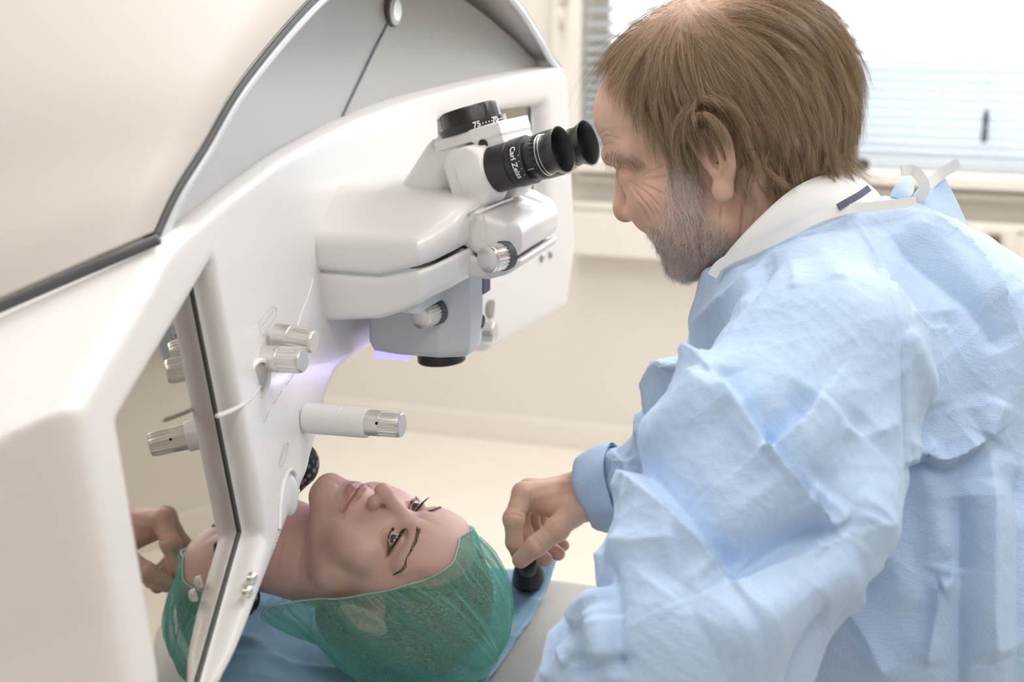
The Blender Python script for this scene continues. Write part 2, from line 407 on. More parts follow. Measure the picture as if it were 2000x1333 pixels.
# outline of the white front in (y, z)
RIDGE = px2yz([(330, 465), (430, 382), (520, 312), (665, 235), (800, 190), (1000, 143), (1095, 128)])
RIDGEC = catmull(RIDGE, 6)
OUT = [tuple(p) for p in RIDGEC] + px2yz([(1113, 150), (1130, 480), (1113, 605), (960, 690)]) + \
      px2yz([(930, 660), (860, 640), (780, 655), (735, 684), (715, 696), (690, 712)]) + px2yz([(660, 740), (640, 790), (630, 850), (605, 930), (575, 1000), (450, 1333), (410, 1420)]) + \
      px2yz([(262, 1500), (250, 1333), (228, 1200), (188, 1000), (145, 790)])
SCR_N = px2yz([(417, 523), (238, 830), (318, 1300), (326, 1420), (420, 1420), (517, 1045)])
SCR_F = px2yz([(862, 236), (1066, 205), (1072, 392), (872, 440)])
PASS = px2yz([(612, 905), (640, 800), (657, 748), (685, 716), (712, 698), (735, 684), (780, 655), (860, 640), (925, 655)])+[(YM+.17, 1.06), (YM+.17, .8), (YM-.23, .8)]
EDIR = np.array([-0.905, -0.164, -0.394]); EDIR = EDIR/np.linalg.norm(EDIR)   # the housing runs back along this
def body_f(P):
    # shear so the cross-section is swept along EDIR behind the front face
    fx = face_x(P[:, 1], P[:, 2]); t = np.maximum(fx-P[:, 0], 0)/(-EDIR[0])
    y = P[:, 1]+EDIR[1]*t*np.tanh((P[:, 1]-YM)/.2); z = P[:, 2]-EDIR[2]*t*(1-sstep(-.15, .12, P[:, 1]-YM))
    o = poly2(y, z, OUT)
    f = smax(o, P[:, 0]-fx, 0.014)
    f = smax(f, -0.70-P[:, 0], 0.02); f = smax(f, 0.935-P[:, 2], 0.02)
    rn = poly2(P[:, 1], P[:, 2], SCR_N); f = smax(f, -smax(rn-0.002, fx-0.019-P[:, 0], 0.006), 0.010)
    rf = poly2(P[:, 1], P[:, 2], SCR_F); f = smax(f, -smax(rf, fx-0.018-P[:, 0], 0.006), 0.012)
    # the passage for the patient under the middle of the front
    f = smax(f, -poly2(P[:, 1], P[:, 2], PASS), 0.012)
    return f
sdf_obj('front_body', body_f, (-.76, 0.40, 0.88), (-0.34, 1.78, 1.44), 0.006, M['white'], dev, 1)
# gap seams of the front: a raised pale lip that runs over knob, ring and screen edge
M['lip'] = plain('white_lip', (0.9, 0.88, 0.86), 0.3, coat=0.3, noise=0.01)
tube('panel_lip', catmull(on_face([(610, 545), (598, 585), (586, 615), (575, 650), (560, 690)], -0.0011), 6), 0.0020, M['lip'], dev, 8)
tube('panel_lip', catmull(on_face([(508, 752), (492, 775), (470, 793), (445, 805), (424, 813)], -0.0010), 6), 0.0016, M['lip'], dev, 8)
# screens: tinted mirror-like glass
mm, nt, b = new_mat('tinted_screen_glass')
b.inputs['Base Color'].default_value = (0.50, 0.475, 0.435, 1); b.inputs['Metallic'].default_value = 1.0; b.inputs['Roughness'].default_value = 0.02
M['screen'] = mm
def plate(name, poly, x0, x1, mat, parent, bevel=0):
    fq = lambda y, z: float(face_x(np.array([y]), np.array([z]))[0])
    bm = bmesh.new(); a = [bm.verts.new((fq(y, z)+x0, y, z)) for y, z in poly]; c = [bm.verts.new((fq(y, z)+x1, y, z)) for y, z in poly]
    bm.faces.new(a); bm.faces.new(c)
    for i in range(len(poly)): bm.faces.new((a[i], a[i-1], c[i-1], c[i]))
    return bm_obj(name, bm, mat, parent, bevel=bevel)
def grow(poly, d):
    p = np.array(poly); c = p.mean(0); r = p-c; return [tuple(c+v*(1+d/np.linalg.norm(v))) for v in r]
plate('touch_screen', grow(SCR_N, -0.0006), -0.035, -0.0185, M['screen'], dev)
def ring_plate(name, poly, w, x0, x1, mat, parent):
    inn = grow(poly, -w); n = len(poly); V = []; F = []
    for xx in (x0, x1):
        V += [(float(face_x(np.array([y]), np.array([z]))[0])+xx, y, z) for y, z in list(poly)+list(inn)]
    for i in range(n):
        j = (i+1) % n
        F += [(i, j, n+j, n+i), (2*n+i, 3*n+i, 3*n+j, 2*n+j), (i, 2*n+i, 2*n+j, j), (n+i, n+j, 3*n+j, 3*n+i)]
    return mesh_np(name, V, F, mat, parent, smooth=False)
ring_plate('screen_seal', SCR_N, 0.0035, -0.024, -0.0172, M['rim_dark'], dev)
plate('far_screen', SCR_F, -0.035, -0.0175, M['screen'], dev)
ring_plate('far_screen_seal', SCR_F, 0.005, -0.024, -0.0165, M['rim_dark'], dev)
# grey arched panel, rim and hood
ARC = [(-.425, 1.339), (-.40, 1.361), (-.364, 1.384), (-.306, 1.422), (-.193, 1.472), (-.09, 1.496), (0.03, 1.504), (.14, 1.494), (.252, 1.461), (.342, 1.419), (.385, 1.395), (.425, 1.378)]
ARCP = catmull([(YM+s, z) for s, z in ARC], 8)
rc = RIDGEC
def panel_x(Y): return face_x(Y, np.interp(Y, rc[:, 0], rc[:, 1]))-0.012
rows = 14; V = []; F = []; ncol = 90
ys = np.linspace(YM-.418, YM+.42, ncol)
zt = np.interp(ys, ARCP[:, 0], ARCP[:, 1]); zb = np.interp(ys, rc[:, 0], rc[:, 1])-0.022
for t in np.linspace(0, 1, rows):
    z = zb+(zt-zb)*t
    x = panel_x(ys)-0.01*t
    V.append(np.stack([x, ys, z], 1))
V = np.concatenate(V); nV = len(V); Vb = V-np.array([0.012, 0, 0])
for i in range(rows-1):
    for j in range(ncol-1):
        a = i*ncol+j; F += [(a, a+1, a+ncol+1, a+ncol), (nV+a, nV+a+ncol, nV+a+ncol+1, nV+a+1)]
mesh_np('arch_panel', np.concatenate([V, Vb]), F, M['grey_panel'], dev)
def panel_pt(x, y, lift=0.001):
    X = -0.47
    for _ in range(5):
        p = on(x, y, 0, X); zb_ = np.interp(p[1], rc[:, 0], rc[:, 1]); zt_ = np.interp(p[1], ARCP[:, 0], ARCP[:, 1])
        X = float(panel_x(np.array([p[1]]))[0])-0.01*np.clip((p[2]-zb_)/(zt_-zb_), 0, 1)+lift
    return on(x, y, 0, X)
M['seam'] = plain('blue_grey_seam', (0.26, 0.31, 0.36), 0.5)
tube('panel_seam', catmull([panel_pt(667, 234, 0), panel_pt(700, 165, 0), panel_pt(738, 85, 0), panel_pt(752, 58, 0), panel_pt(756, 46, 0)], 6), 0.0011, M['seam'], dev, 8)
ec = panel_pt(770, 20, 0.002)
bd = empty('front_badge'); bd.parent = dev
for nm, r, dd, mt in (('badge_rim', 0.0155, 0.003, M['rim_dark']), ('badge_face', 0.0145, 0.0045, M['alu_dark']), ('badge_inner', 0.0105, 0.0055, M['alu'])):
    o = lathe(nm, ec-np.array([0.002, 0, 0]), (1, 0, 0), [(0, r), (dd*.8, r), (dd, r*.93), (dd, r*.2)], mt, bd, 36)
arcpts = np.stack([np.full(len(ARCP), -0.455), ARCP[:, 0], ARCP[:, 1]], 1)
tube('arch_trim', arcpts, 0.0036, M['rim_blue'], dev, 12)
hoodc = arcpts.copy(); hoodc[:, 1] = YM+(hoodc[:, 1]-YM)*1.008; hoodc[:, 2] += 0.0036
tube('arch_gap_line', hoodc+np.array([0.0, 0, 0]), 0.0022, M['rim_dark'], dev, 10)  # dark tube standing in for the shadowed gap beside the trim
# hood: swept back from the arch, outer skin plus inner skin
M['hood'] = plain('warm_white_hood', (0.62, 0.585, 0.55), 0.6, coat=0.0, noise=0.01, scale=5)
nA = len(ARCP); nT = 24; HB = 5.0; V = []; F = []
for layer in (0, 1):
    for i in range(nT):
        t = i/(nT-1)*0.75
        g = 1.016+0.008*sstep(0, .012, t)-(0.006 if layer else 0)
        yy = YM+(ARCP[:, 0]-YM)*(g+.386*t); zz = 1.341+(ARCP[:, 1]-1.341)*(g+HB*t)+0.0062
        base = np.stack([np.full(nA, -0.456)+EDIR[0]*t, yy, zz+EDIR[2]*t], 1)
        V.append(base)
V = np.concatenate(V); L = nA*nT
for i in range(nT-1):
    for j in range(nA-1):
        a = i*nA+j; F += [(a, a+nA, a+nA+1, a+1), (L+a, L+a+1, L+a+nA+1, L+a+nA)]
for j in range(nA-1): F.append((j, j+1, L+j+1, L+j))
for i in range(nT-1):
    F.append((i*nA, L+i*nA, L+(i+1)*nA, (i+1)*nA)); F.append((i*nA+nA-1, (i+1)*nA+nA-1, L+(i+1)*nA+nA-1, L+i*nA+nA-1))
mesh_np('hood', V, F, M['hood'], dev)
sl = np.array([on_face([(322, 468)], 0)[0]+np.array([0, 0, .0015])+EDIR*t for t in np.linspace(0.004, .7, 20)])
tube('hood_seam', sl, 0.0032, M['rim_dark'], dev, 8)
# column that carries it (left of the frame)
box('rear_arm', (-1.0, 1.36, 1.10), (-0.66, 1.66, 1.29), M['white'], dev, bevel=0.02)
box('column', (-1.24, 1.40, -.279), (-0.96, 1.72, 1.29), M['white'], dev, bevel=0.03)

# ---- knobs on the near wing
def knob_unit(parent, p0, p1, r, seg, metal=None, name='adjusting_knob'):
    p0 = np.array(p0); p1 = np.array(p1); ax = p1-p0; L = np.linalg.norm(ax)
    k = empty(name); k.parent = parent
    a = L*seg
    lathe('knob_collar', p0, ax, [(-0.004, r*1.0), (a*.85, r*1.0), (a*.95, r*.97), (a, r*.93)], metal or M['alu'], k, 40)
    lathe('knob_grip', p0, ax, [(a, r*.96), (a+.0012, r), (L-.0032, r), (L-.0018, r*.97)], metal or M['alu'], k, flute=(20, r*.07, a+.001, L-.003))
    lathe('knob_cap', p0, ax, [(L-.0035, r*.955), (L-.001, r*.93), (L, r*.86), (L, r*.1)], metal or M['alu'], k, 40)
    return k
def y_line(l, Y): return [on(x, y, 1, Y) for x, y in l]
a_, b_ = y_line([(549, 656), (614, 668)], 0.872); knob_unit(dev, a_, b_, 0.0088, .30)
a_, b_ = y_line([(525, 702), (593, 704)], 0.848); knob_unit(dev, a_, b_, 0.0092, .34)
for (x, y, Y, r) in ((505, 740, .83, .0115),):
    p = on_face([(x, y)], 0)[0]
    rg = empty('ring_button'); rg.parent = dev
    lathe('button_ring', p, (1, -0.05, 0), [(-.004, r*1.25), (.001, r*1.25), (.0022, r*1.15), (.0022, r), (-.003, r*.98)], M['lip'], rg, 40, capped=False)
    lathe('button_face', p, (1, -0.05, 0), [(-.003, r*.98), (-.0005, r*.98), (.0005, r*.9), (.0005, r*.1)], plain('grey_button', (.50, .49, .48), .4), rg, 40)
a_, b_, c_, d_, e_ = y_line([(628, 819), (672, 822), (716, 826), (727, 827), (786, 831)], 0.932)
st = empty('joystick_arm'); st.parent = dev; ax = e_-a_
L = lambda p: float(np.linalg.norm(p-a_)); R0 = 0.0118
lathe('arm_sleeve', a_, ax, [(-.012, R0), (L(b_)-.0004, R0), (L(b_), R0*.975)], M['white_gloss'], st, 48)
lathe('arm_sleeve', a_, ax, [(L(b_), R0*.975), (L(b_)+.0004, R0), (L(c_), R0), (L(c_)+.0012, R0*.95)], M['white_gloss'], st, 48)
lathe('arm_collar', a_, ax, [(L(c_)+.001, R0*.84), (L(d_), R0*.84), (L(d_)+.008, R0*.82)], M['alu'], st, 48)
lathe('arm_grip', a_, ax, [(L(d_)+.004, R0*.8), (L(d_)+.006, R0*.83), (L(e_)-.004, R0*.83), (L(e_)-.001, R0*.77)], M['alu'], st, flute=(18, R0*.075, L(d_)+.006, L(e_)-.004))
lathe('arm_cap', a_, ax, [(L(e_)-.003, R0*.78), (L(e_)-.0005, R0*.76), (L(e_), R0*.7), (L(e_), R0*.1)], M['alu'], st, 40)
dt = y_line([(745, 823)], .932)[0]; av, uu, vv = frame_of(ax)
dirc = (CAM-dt); dirc -= av*(dirc@av); dirc /= np.linalg.norm(dirc)
lathe('arm_pin', a_+av*((dt-a_)@av)+dirc*R0*.78, dirc, [(0, .0012), (.0006, .0012)], M['black_matte'], st, 12)
# far knob, mirrored, and far details
pf = on_face([(930, 648)])[0]; k = knob_unit(dev, pf+np.array([-.01, 0, 0.0]), on(968, 648, 1, pf[1]), .0105, .3)
for x, y in ((958, 604),):
    p = on_face([(x, y)], 0)[0]; lathe('far_ring_button', p, (1, 0, 0), [(-.002, .010), (.002, .010), (.002, .002)], M['alu_dark'], dev, 24)
for x, y in ((1058, 505), (1075, 498)):
    p = on_face([(x, y)], 0)[0]; lathe('screw_cap', p, (1, 0, 0), [(-.002, .0045), (.001, .0045), (.002, .003), (.002, .0005)], M['alu_dark'], dev, 16)
for x, y in ((493, 1131), (484, 1157)):
    p = on_face([(x, y)], 0)[0]; lathe('screw_cap', p, (1, 0, 0), [(-.002, .0042), (.001, .0042), (.0025, .003), (.003, .0005)], M['alu'], dev, 20)
# clear release latch with a moulded finger dish on the lower wing
mc, nt, b = new_mat('clear_latch'); b.inputs['Base Color'].default_value = (.93, .92, .9, 1); b.inputs['Roughness'].default_value = .08; b.inputs['Coat Weight'].default_value = .8
lt = empty('release_latch'); lt.parent = dev
tube('latch_rim', catmull(on_face([(546, 1035), (547, 1000), (550, 965), (556, 935), (566, 918), (576, 925), (581, 950), (582, 965)], .001), 6), .0016, mc, lt, 8)
def latch_f(P): return ell(P, on_face([(566, 968)], -0.0035)[0], (.0055, .009, .016))
q = on_face([(566, 965)], -0.001)[0]
sdf_obj('latch_dish', latch_f, q-.03, q+.03, .002, M['white_gloss'], lt, 0)
# faint grey prints on the front (unreadable captions in thin frames)
def print_box(l, rows_):
    P_ = on_face(l, 0.0012); o = tube('print_frame', np.concatenate([P_, P_[:1]]), .00025, M['print_grey'], pr_, 4)
pr_ = empty('front_print'); pr_.parent = dev
print_box([(505, 632), (530, 598), (540, 602), (540, 618), (516, 655), (508, 648)], 2)
print_box([(546, 905), (556, 868), (563, 865), (561, 885), (552, 910), (547, 912)], 1)
def dashes(l, n):
    P_ = catmull(on_face(l, 0.0012), 20)
    for i in range(n):
        a = int(i*(len(P_)-1)/n); b2 = int((i+0.6)*(len(P_)-1)/n); tube('print_mark', [P_[a], P_[max(b2, a+1)]], .0004, M['print_grey'], pr_, 4)
dashes([(512, 636), (535, 606)], 7); dashes([(560, 752), (576, 728)], 6); dashes([(536, 788), (552, 762)], 6); dashes([(549, 898), (559, 874)], 5); dashes([(534, 1075), (545, 1045)], 6)
dashes([(516, 825), (528, 800)], 5)

# ================================================================== microscope on the machine
mic = empty('microscope'); mic.parent = dev
PLAN = [(-.56, YM-.122), (-.412, YM-.122), (-.392, YM-.085), (-.384, YM-.04), (-.384, YM+.04), (-.392, YM+.085), (-.412, YM+.122), (-.56, YM+.122)]
def prism_f(plan, prof, k):
    """plan in (x, y), profile in (x, z)"""
    def f(P): return smax(poly2(P[:, 0], P[:, 1], plan), poly2(P[:, 0], P[:, 2], prof), k)
    return f
up_prof = [(-.56, 1.2555), (-.447, 1.2555), (-.407, 1.266), (-.37, 1.285), (-.37, 1.306), (-.41, 1.312), (-.56, 1.322)]
fU = prism_f(PLAN, up_prof, .007)
def housing_top(P):
    # the top falls away towards both sides
    top = P[:, 2]-(1.316-0.030*sstep(.030, .128, np.abs(P[:, 1]-YM)))
    return smax(fU(P), top, .012)
sdf_obj('housing', housing_top, (-.57, 1.01, 1.23), (-.36, 1.29, 1.335), .0035, M['white_gloss'], mic, 1)
low_prof = [(-.56, 1.214), (-.49, 1.214), (-.448, 1.219), (-.425, 1.227), (-.405, 1.238), (-.38, 1.25), (-.365, 1.262), (-.365, 1.283), (-.407, 1.263), (-.447, 1.2535), (-.56, 1.2535)]
PLANL = [(x, YM+(y-YM)*1.0) for x, y in PLAN]
sdf_obj('housing_base', prism_f(PLANL, low_prof, .006), (-.57, 1.01, 1.20), (-.355, 1.29, 1.30), .0035, M['white_gloss'], mic, 1)
box('housing_filler', (-.55, YM-.117, 1.225), (-.415, YM+.117, 1.262), M['pale_grey'], mic)  # pale filler added so the joint between the shells does not go black
# objective column
OP = [(-.487, 1.18), (-.482, 1.1715), (-.46, 1.170), (-.40, 1.1715), (-.394, 1.176), (-.384, 1.21), (-.383, 1.252), (-.487, 1.252)]
OPL = [(-.49, YM-.058), (-.42, YM-.06), (-.395, YM-.05), (-.390, YM-.03), (-.400, YM-.005), (-.418, YM+.02), (-.44, YM+.05), (-.49, YM+.058)]
sdf_obj('objective_body', prism_f(OPL, OP, .009), (-.5, 1.08, 1.15), (-.37, 1.22, 1.265), .003, M['pale_grey'], mic, 1)
oc = np.array([-.4365, YM-.012, 1.1735])
lathe('objective_ring', oc, (0.06, 0, -1), [(-.002, .0215), (.017, .0215), (.0182, .0205), (.0182, .016), (.012, .0155)], M['black'], mic, 48, capped=False)
lathe('objective_lens', oc, (0.06, 0, -1), [(.011, .0157), (.0125, .012), (.0132, .002)], M['brown_glass'], mic, 32)
led = new_mat('violet_led')[0]; b = led.node_tree.nodes['Principled BSDF']; b.inputs['Base Color'].default_value = (.5, .5, .9, 1)
b.inputs['Emission Color'].default_value = (.50, .42, 1.0, 1); b.inputs['Emission Strength'].default_value = 1.0
l0, l1 = on(748, 692, 1, YM-.03), on(822, 694, 1, YM-.03)
box('led_strip', (l0[0], YM-.052, 1.1645), (l1[0]-.004, YM-.040, 1.1705), led, mic, bevel=.001)
k0 = on(850, 607, 1, YM-.056); kdir = np.array([-.25, -1, .0]);
def disc_knob(parent, p, d, r, length, name):
    k = empty(name); k.parent = parent
    lathe('knob_collar', p, d, [(-.004, r*1.05), (.002, r*1.05), (.0026, r*.98)], M['rim_dark'], k, 40)
    lathe('knob_grip', p, d, [(.002, r*.96), (length*.8, r*.96), (length*.82, r*.92)], M['alu'], k, flute=(22, r*.07, .0015, length*.79))
    lathe('knob_cap', p, d, [(length*.78, r*.93), (length*.96, r*.92), (length, r*.8), (length, r*.1)], M['alu'], k, 40)
    return k
disc_knob(mic, k0+np.array([.001, -.005, 0]), kdir, .0108, .022, 'side_knob')
tk = on(855, 583, 1, YM-.060); tube('index_mark', [tk+np.array([-.0008, -.0003, -.0025]), tk+np.array([.0006, -.0003, .002])], .0008, M['black_matte'], mic, 6)
lb = on(929, 560, 1, YM-.02)
box('name_label', (-.3935, YM-.030, 1.2235), (-.3895, YM-.012, 1.2445), M['navy'], mic)
lathe('front_port', (-.394, YM-.028, 1.199), (1, -.2, 0), [(-.003, .0065), (.002, .0065), (.0028, .005), (.0028, .001)], M['black'], mic, 24)
# yoke with hand rest in front of the housing
YK = [(-.42, YM-.062), (-.375, YM-.066), (-.358, YM-.060), (-.350, YM-.045), (-.350, YM+.06), (-.356, YM+.072), (-.375, YM+.078), (-.42, YM+.075)]
yp = [(-.42, 1.262), (-.398, 1.272), (-.378, 1.262), (-.36, 1.259), (-.345, 1.268), (-.345, 1.282), (-.358, 1.292), (-.385, 1.302), (-.42, 1.304)]
fy = prism_f(YK, yp, .007)
def yoke_f(P):
    f = fy(P)
    g = ell(P, (-.372, YM+.045, 1.2945), (.016, .0035, .006))      # the slot for the clamp
    d = ell(P, (-.372, YM+.022, 1.304), (.022, .018, .010))         # shallow dish
    return smax(smax(f, -g, .003), -d, .006)
sdf_obj('yoke', yoke_f, (-.43, 1.07, 1.24), (-.335, 1.24, 1.315), .0025, M['white'], mic, 1)
yq = [(-.42, 1.246), (-.372, 1.245), (-.358, 1.249), (-.345, 1.259), (-.343, 1.265), (-.36, 1.2565), (-.378, 1.2595), (-.398, 1.2695), (-.42, 1.2595)]
YK2 = [(x, YM+(y-YM)*1.02) for x, y in YK]
sdf_obj('yoke_base', prism_f(YK2, yq, .005), (-.43, 1.07, 1.23), (-.335, 1.24, 1.28), .0025, M['white'], mic, 1)
kk = on(982, 500, 1, YM-.062)
disc_knob(mic, kk, np.array([-.42, -1, -.02]), .0118, .020, 'yoke_knob')
for i, (x0, y0, x1, y1) in enumerate(((908, 408, 975, 378), (918, 413, 985, 382), (928, 418, 1000, 388))):
    p0 = on(x0, y0, 2, 1.3030-.0005*i); p1 = on(x1, y1, 2, 1.3025-.0005*i)
    tube('yoke_rib', catmull([p0, (p0+p1)/2+np.array([0, 0, .0004]), p1], 6), .0013, M['white'], mic, 8)
# inclined tube up to the binocular head
t0 = on(866, 346, 1, YM); t1 = on(905, 287, 1, YM)
lathe('tube_arm', t0, t1-t0, [(-.024, .0265), (.016, .0265), (.022, .0255), (.026, .023)], M['white_gloss'], mic, 56)
lathe('tube_arm_collar', t0, t1-t0, [(.022, .0235), (.042, .0230), (.046, .020)], M['white_gloss'], mic, 56)
lathe('tube_stem', on(905, 385, 1, YM)-np.array([0, 0, .012]), (0.35, 0, 1), [(0, .024), (.018, .023), (.028, .019)], M['pale_grey'], mic, 48)
# binocular head: cradle plate under the dial, and the two prism housings
ETH = math.radians(9); ey = np.array([math.sin(ETH), math.cos(ETH), 0]); ea = np.array([.950*math.cos(ETH), -.950*math.sin(ETH), .310]); ea = ea/np.linalg.norm(ea)         # direction of the eyepieces
eu = np.cross(ea, ey)
O = on(944, 332, 1, YM)                                            # centre of the head
def hloc(P): q = P-O; return q@ea, q@ey, q@eu
hb = np.array
def cradle_f(P):
    a, y, u = hloc(P)
    top = np.maximum(np.maximum(np.abs(a-.008)-.031, np.abs(y)-.026), np.abs(u-.0295)-.0035)
    side = np.maximum(np.maximum(np.abs(a-.027)-.0125, np.abs(y)-.026), np.abs(u-.014)-.018)
    return smin(top, side, .003)-.0012
sdf_obj('cradle', cradle_f, O-.08, O+.08, .002, M['white_gloss'], mic, 1)
for s, nm in ((-1, 'prism_housing'), (1, 'prism_housing')):
    def ph_f(P, s=s):
        a, y, u = hloc(P); y = y-s*.025
        qa, qu = np.abs(a-.005)-.005, np.abs(u+.004)-.013; dsk = np.sqrt(np.maximum(qa, 0)**2+np.maximum(qu, 0)**2)+np.minimum(np.maximum(qa, qu), 0)-.0135; dsk = smax(dsk, np.abs(y)-.0175, .005)
        neck = smax(np.sqrt(y**2+(u+.003)**2)-.0225, np.maximum(-a, a-.0255), .003)
        return smin(dsk, neck, .004)
    sdf_obj(nm, ph_f, O-.09, O+.09, .0025, M['white_gloss'], mic, 1)
lathe('cradle_pin', O+ea*.022-eu*(-.020)-ey*.0275, -ey, [(-.002, .0042), (.001, .0042), (.0016, .0032), (.0016, .0005)], M['black'], mic, 24)
# distance dial on top
dc = O+eu*.034+ea*.002
dial = lathe('dial', dc, eu, [(.0, .0295), (.0065, .0295), (.007, .0262)], M['black'], mic, 72)
lathe('dial_grip', dc, eu, [(.0065, .0262), (.018, .0258), (.0195, .0245)], M['black'], mic, flute=(9, .0009, .007, .019))
lathe('dial_cap', dc, eu, [(.0185, .0246), (.0205, .0225), (.021, .005), (.021, .0005)], M['black'], mic, 72)
def wrap_text(name, txt, size, center, axis, rad, mid, mat, parent, along=False, bold=0.0, lift=.0003, rot=0):
    """lettering laid on a cylinder; axis = cylinder axis, mid = outward direction at the centre of the text"""
    cu = bpy.data.curves.new('lettering', 'FONT'); cu.body = txt; cu.size = size; cu.align_x = 'CENTER'; cu.align_y = 'CENTER'
    cu.offset = bold; cu.resolution_u = 3
    to = bpy.data.objects.new('lettering_tmp', cu); COL.objects.link(to)
    dg = bpy.context.evaluated_depsgraph_get(); me = bpy.data.meshes.new_from_object(to.evaluated_get(dg))
    bpy.data.objects.remove(to)
    bm = bmesh.new(); bm.from_mesh(me)
    bmesh.ops.subdivide_edges(bm, edges=[e for e in bm.edges if e.calc_length() > size*.2], cuts=2); bm.to_mesh(me); bm.free()
    n = len(me.vertices); co = np.zeros(n*3); me.vertices.foreach_get('co', co); co = co.reshape(-1, 3)
    x, y = co[:, 0].copy(), co[:, 1].copy()
    if rot == 90: x, y = -y, x
    if rot == -90: x, y = y, -x
    a = np.asarray(axis, float)/np.linalg.norm(axis); m_ = np.asarray(mid, float); m_ = m_-a*(m_@a); m_ /= np.linalg.norm(m_)
    t_ = np.cross(a, m_)
    th = x/rad
    W = np.asarray(center)+np.outer(np.cos(th)*(rad+lift), m_)+np.outer(np.sin(th)*(rad+lift), t_)+np.outer(y, a)
    me.vertices.foreach_set('co', W.astype(np.float32).ravel()); me.update()
    o = link(name, me, parent, mat); return o
vd = CAM-dc
for ang, tx in ((.12, '75'), (.72, '70')):
    md = vd-eu*(vd@eu); md /= np.linalg.norm(md); sd = np.cross(eu, md); mid = md*math.cos(ang)+sd*math.sin(ang)
    wrap_text('dial_number', tx, .0068, dc+eu*.0032, eu, .0295, mid, M['print_white'], mic, bold=.00018)
for ang in (.30, .40, .50, .60, .86, .95, 1.04, 1.13):
    mid = md*math.cos(ang)+sd*math.sin(ang)
    lathe('dial_dot', dc+eu*.0030+mid*.0294, mid, [(0, .0006), (.0003, .0006)], M['print_white'], mic, 10)
# eyepieces
for s in (-1, 1):
    ep = empty('eyepiece'); ep.parent = mic
    p = O+ey*s*.025+ea*.024-eu*.003
    lathe('eyepiece_tube', p, ea, [(0, .0185), (.001, .0195), (.020, .0195), (.0205, .0188), (.0225, .0188), (.0228, .0202), (.0262, .0202), (.0265, .0196)], M['black'], ep, 56)
    lathe('eyepiece_ring', p, ea, [(.0263, .0194), (.0266, .0203), (.0365, .0203), (.0372, .0196), (.0372, .0165)], M['black'], ep, 56)
    lathe('eyepiece_neck', p, ea, [(.0365, .0163), (.0445, .0160)], M['black'], ep, 56)
    lathe('focus_ring', p, ea, [(.0440, .0168), (.0444, .0178), (.0485, .0178), (.0488, .0172)], M['black'], ep, flute=(26, .0011, .0443, .0486))
    lathe('silver_band', p, ea, [(.0487, .0170), (.0489, .0174), (.0494, .0174), (.0496, .0170)], M['alu'], ep, 56)
    lathe('silver_band', p, ea, [(.0516, .0166), (.0518, .0170), (.0522, .0170), (.0524, .0166)], M['alu'], ep, 56)
    lathe('eyecup', p, ea, [(.0494, .0170), (.0525, .0166), (.0575, .0158), (.0600, .0168), (.0650, .0192), (.0660, .0199), (.0666, .0197), (.0660, .0186), (.0600, .0158), (.0550, .0150), (.053, .0145)], M['black'], ep, 64, capped=False)
    lathe('eye_lens', p, ea, [(.050, .0148), (.0530, .0146), (.0540, .009), (.0543, .001)], M['brown_glass'], ep, 40)
    vd = CAM-p; md = vd-ea*(vd@ea); md /= np.linalg.norm(md); sd = np.cross(ea, md)
    for ang in (.55, .25, -.05, -.3):
        mid = md*math.cos(ang)+sd*math.sin(ang); lathe('scale_mark', p+ea*.0355+mid*.0202, mid, [(0, .0004), (.0003, .0004)], M['print_white'], ep, 8)
    mid = md*math.cos(.5)+sd*math.sin(.5)
    tube('index_line', [p+ea*.0375+mid*.0162, p+ea*.0435+mid*.0162], .0003, M['print_white'], ep, 6)
    if s == -1:
        mid = md*math.cos(-.05)+sd*math.sin(-.05)
        wrap_text('eyepiece_lettering', 'Carl Zeiss', .0068, p+ea*.0305, ea, .0203, mid, M['print_white'], ep, bold=.00012)

# the machine's own violet treatment light, shining down on the face
vl = area('treatment_light', tuple(CAM+(np.array([-.45, YM, 1.150])-CAM)*DK), .03, .03, .08, (.62, .48, 1.0), tuple(np.array([-.62, 1.22, .95])))
# ================================================================== skin
def skin_mat(name, base, red, rough=0.48, bump=0.25):
    m, nt, b = new_mat(name)
    L = nt.links.new
    tc = nt.nodes.new('ShaderNodeTexCoord')
    n1 = nt.nodes.new('ShaderNodeTexNoise'); n1.inputs['Scale'].default_value = 38; n1.inputs['Detail'].default_value = 5
    n2 = nt.nodes.new('ShaderNodeTexNoise'); n2.inputs['Scale'].default_value = 900; n2.inputs['Detail'].default_value = 2
    L(tc.outputs['Object'], n1.inputs['Vector']); L(tc.outputs['Object'], n2.inputs['Vector'])
    rp = nt.nodes.new('ShaderNodeValToRGB'); rp.color_ramp.elements[0].position = .35; rp.color_ramp.elements[1].position = .7
    rp.color_ramp.elements[0].color = (*base, 1); rp.color_ramp.elements[1].color = (*red, 1)
    L(n1.outputs['Fac'], rp.inputs[0])
    vc = nt.nodes.new('ShaderNodeAttribute'); vc.attribute_name = 'tint'
    mx = nt.nodes.new('ShaderNodeMix'); mx.data_type = 'RGBA'; mx.blend_type = 'MULTIPLY'; mx.inputs[0].default_value = 1
    L(rp.outputs[0], mx.inputs[6]); L(vc.outputs['Color'], mx.inputs[7]); L(mx.outputs[2], b.inputs['Base Color'])
    b.inputs['Roughness'].default_value = rough; b.inputs['Specular IOR Level'].default_value = .35
    b.inputs['Subsurface Weight'].default_value = .12; b.inputs['Subsurface Radius'].default_value = (.6, .25, .15); b.inputs['Subsurface Scale'].default_value = .004
    bp = nt.nodes.new('ShaderNodeBump'); bp.inputs['Strength'].default_value = bump; bp.inputs['Distance'].default_value = .0006
    L(n2.outputs['Fac'], bp.inputs['Height']); L(bp.outputs['Normal'], b.inputs['Normal'])
    return m
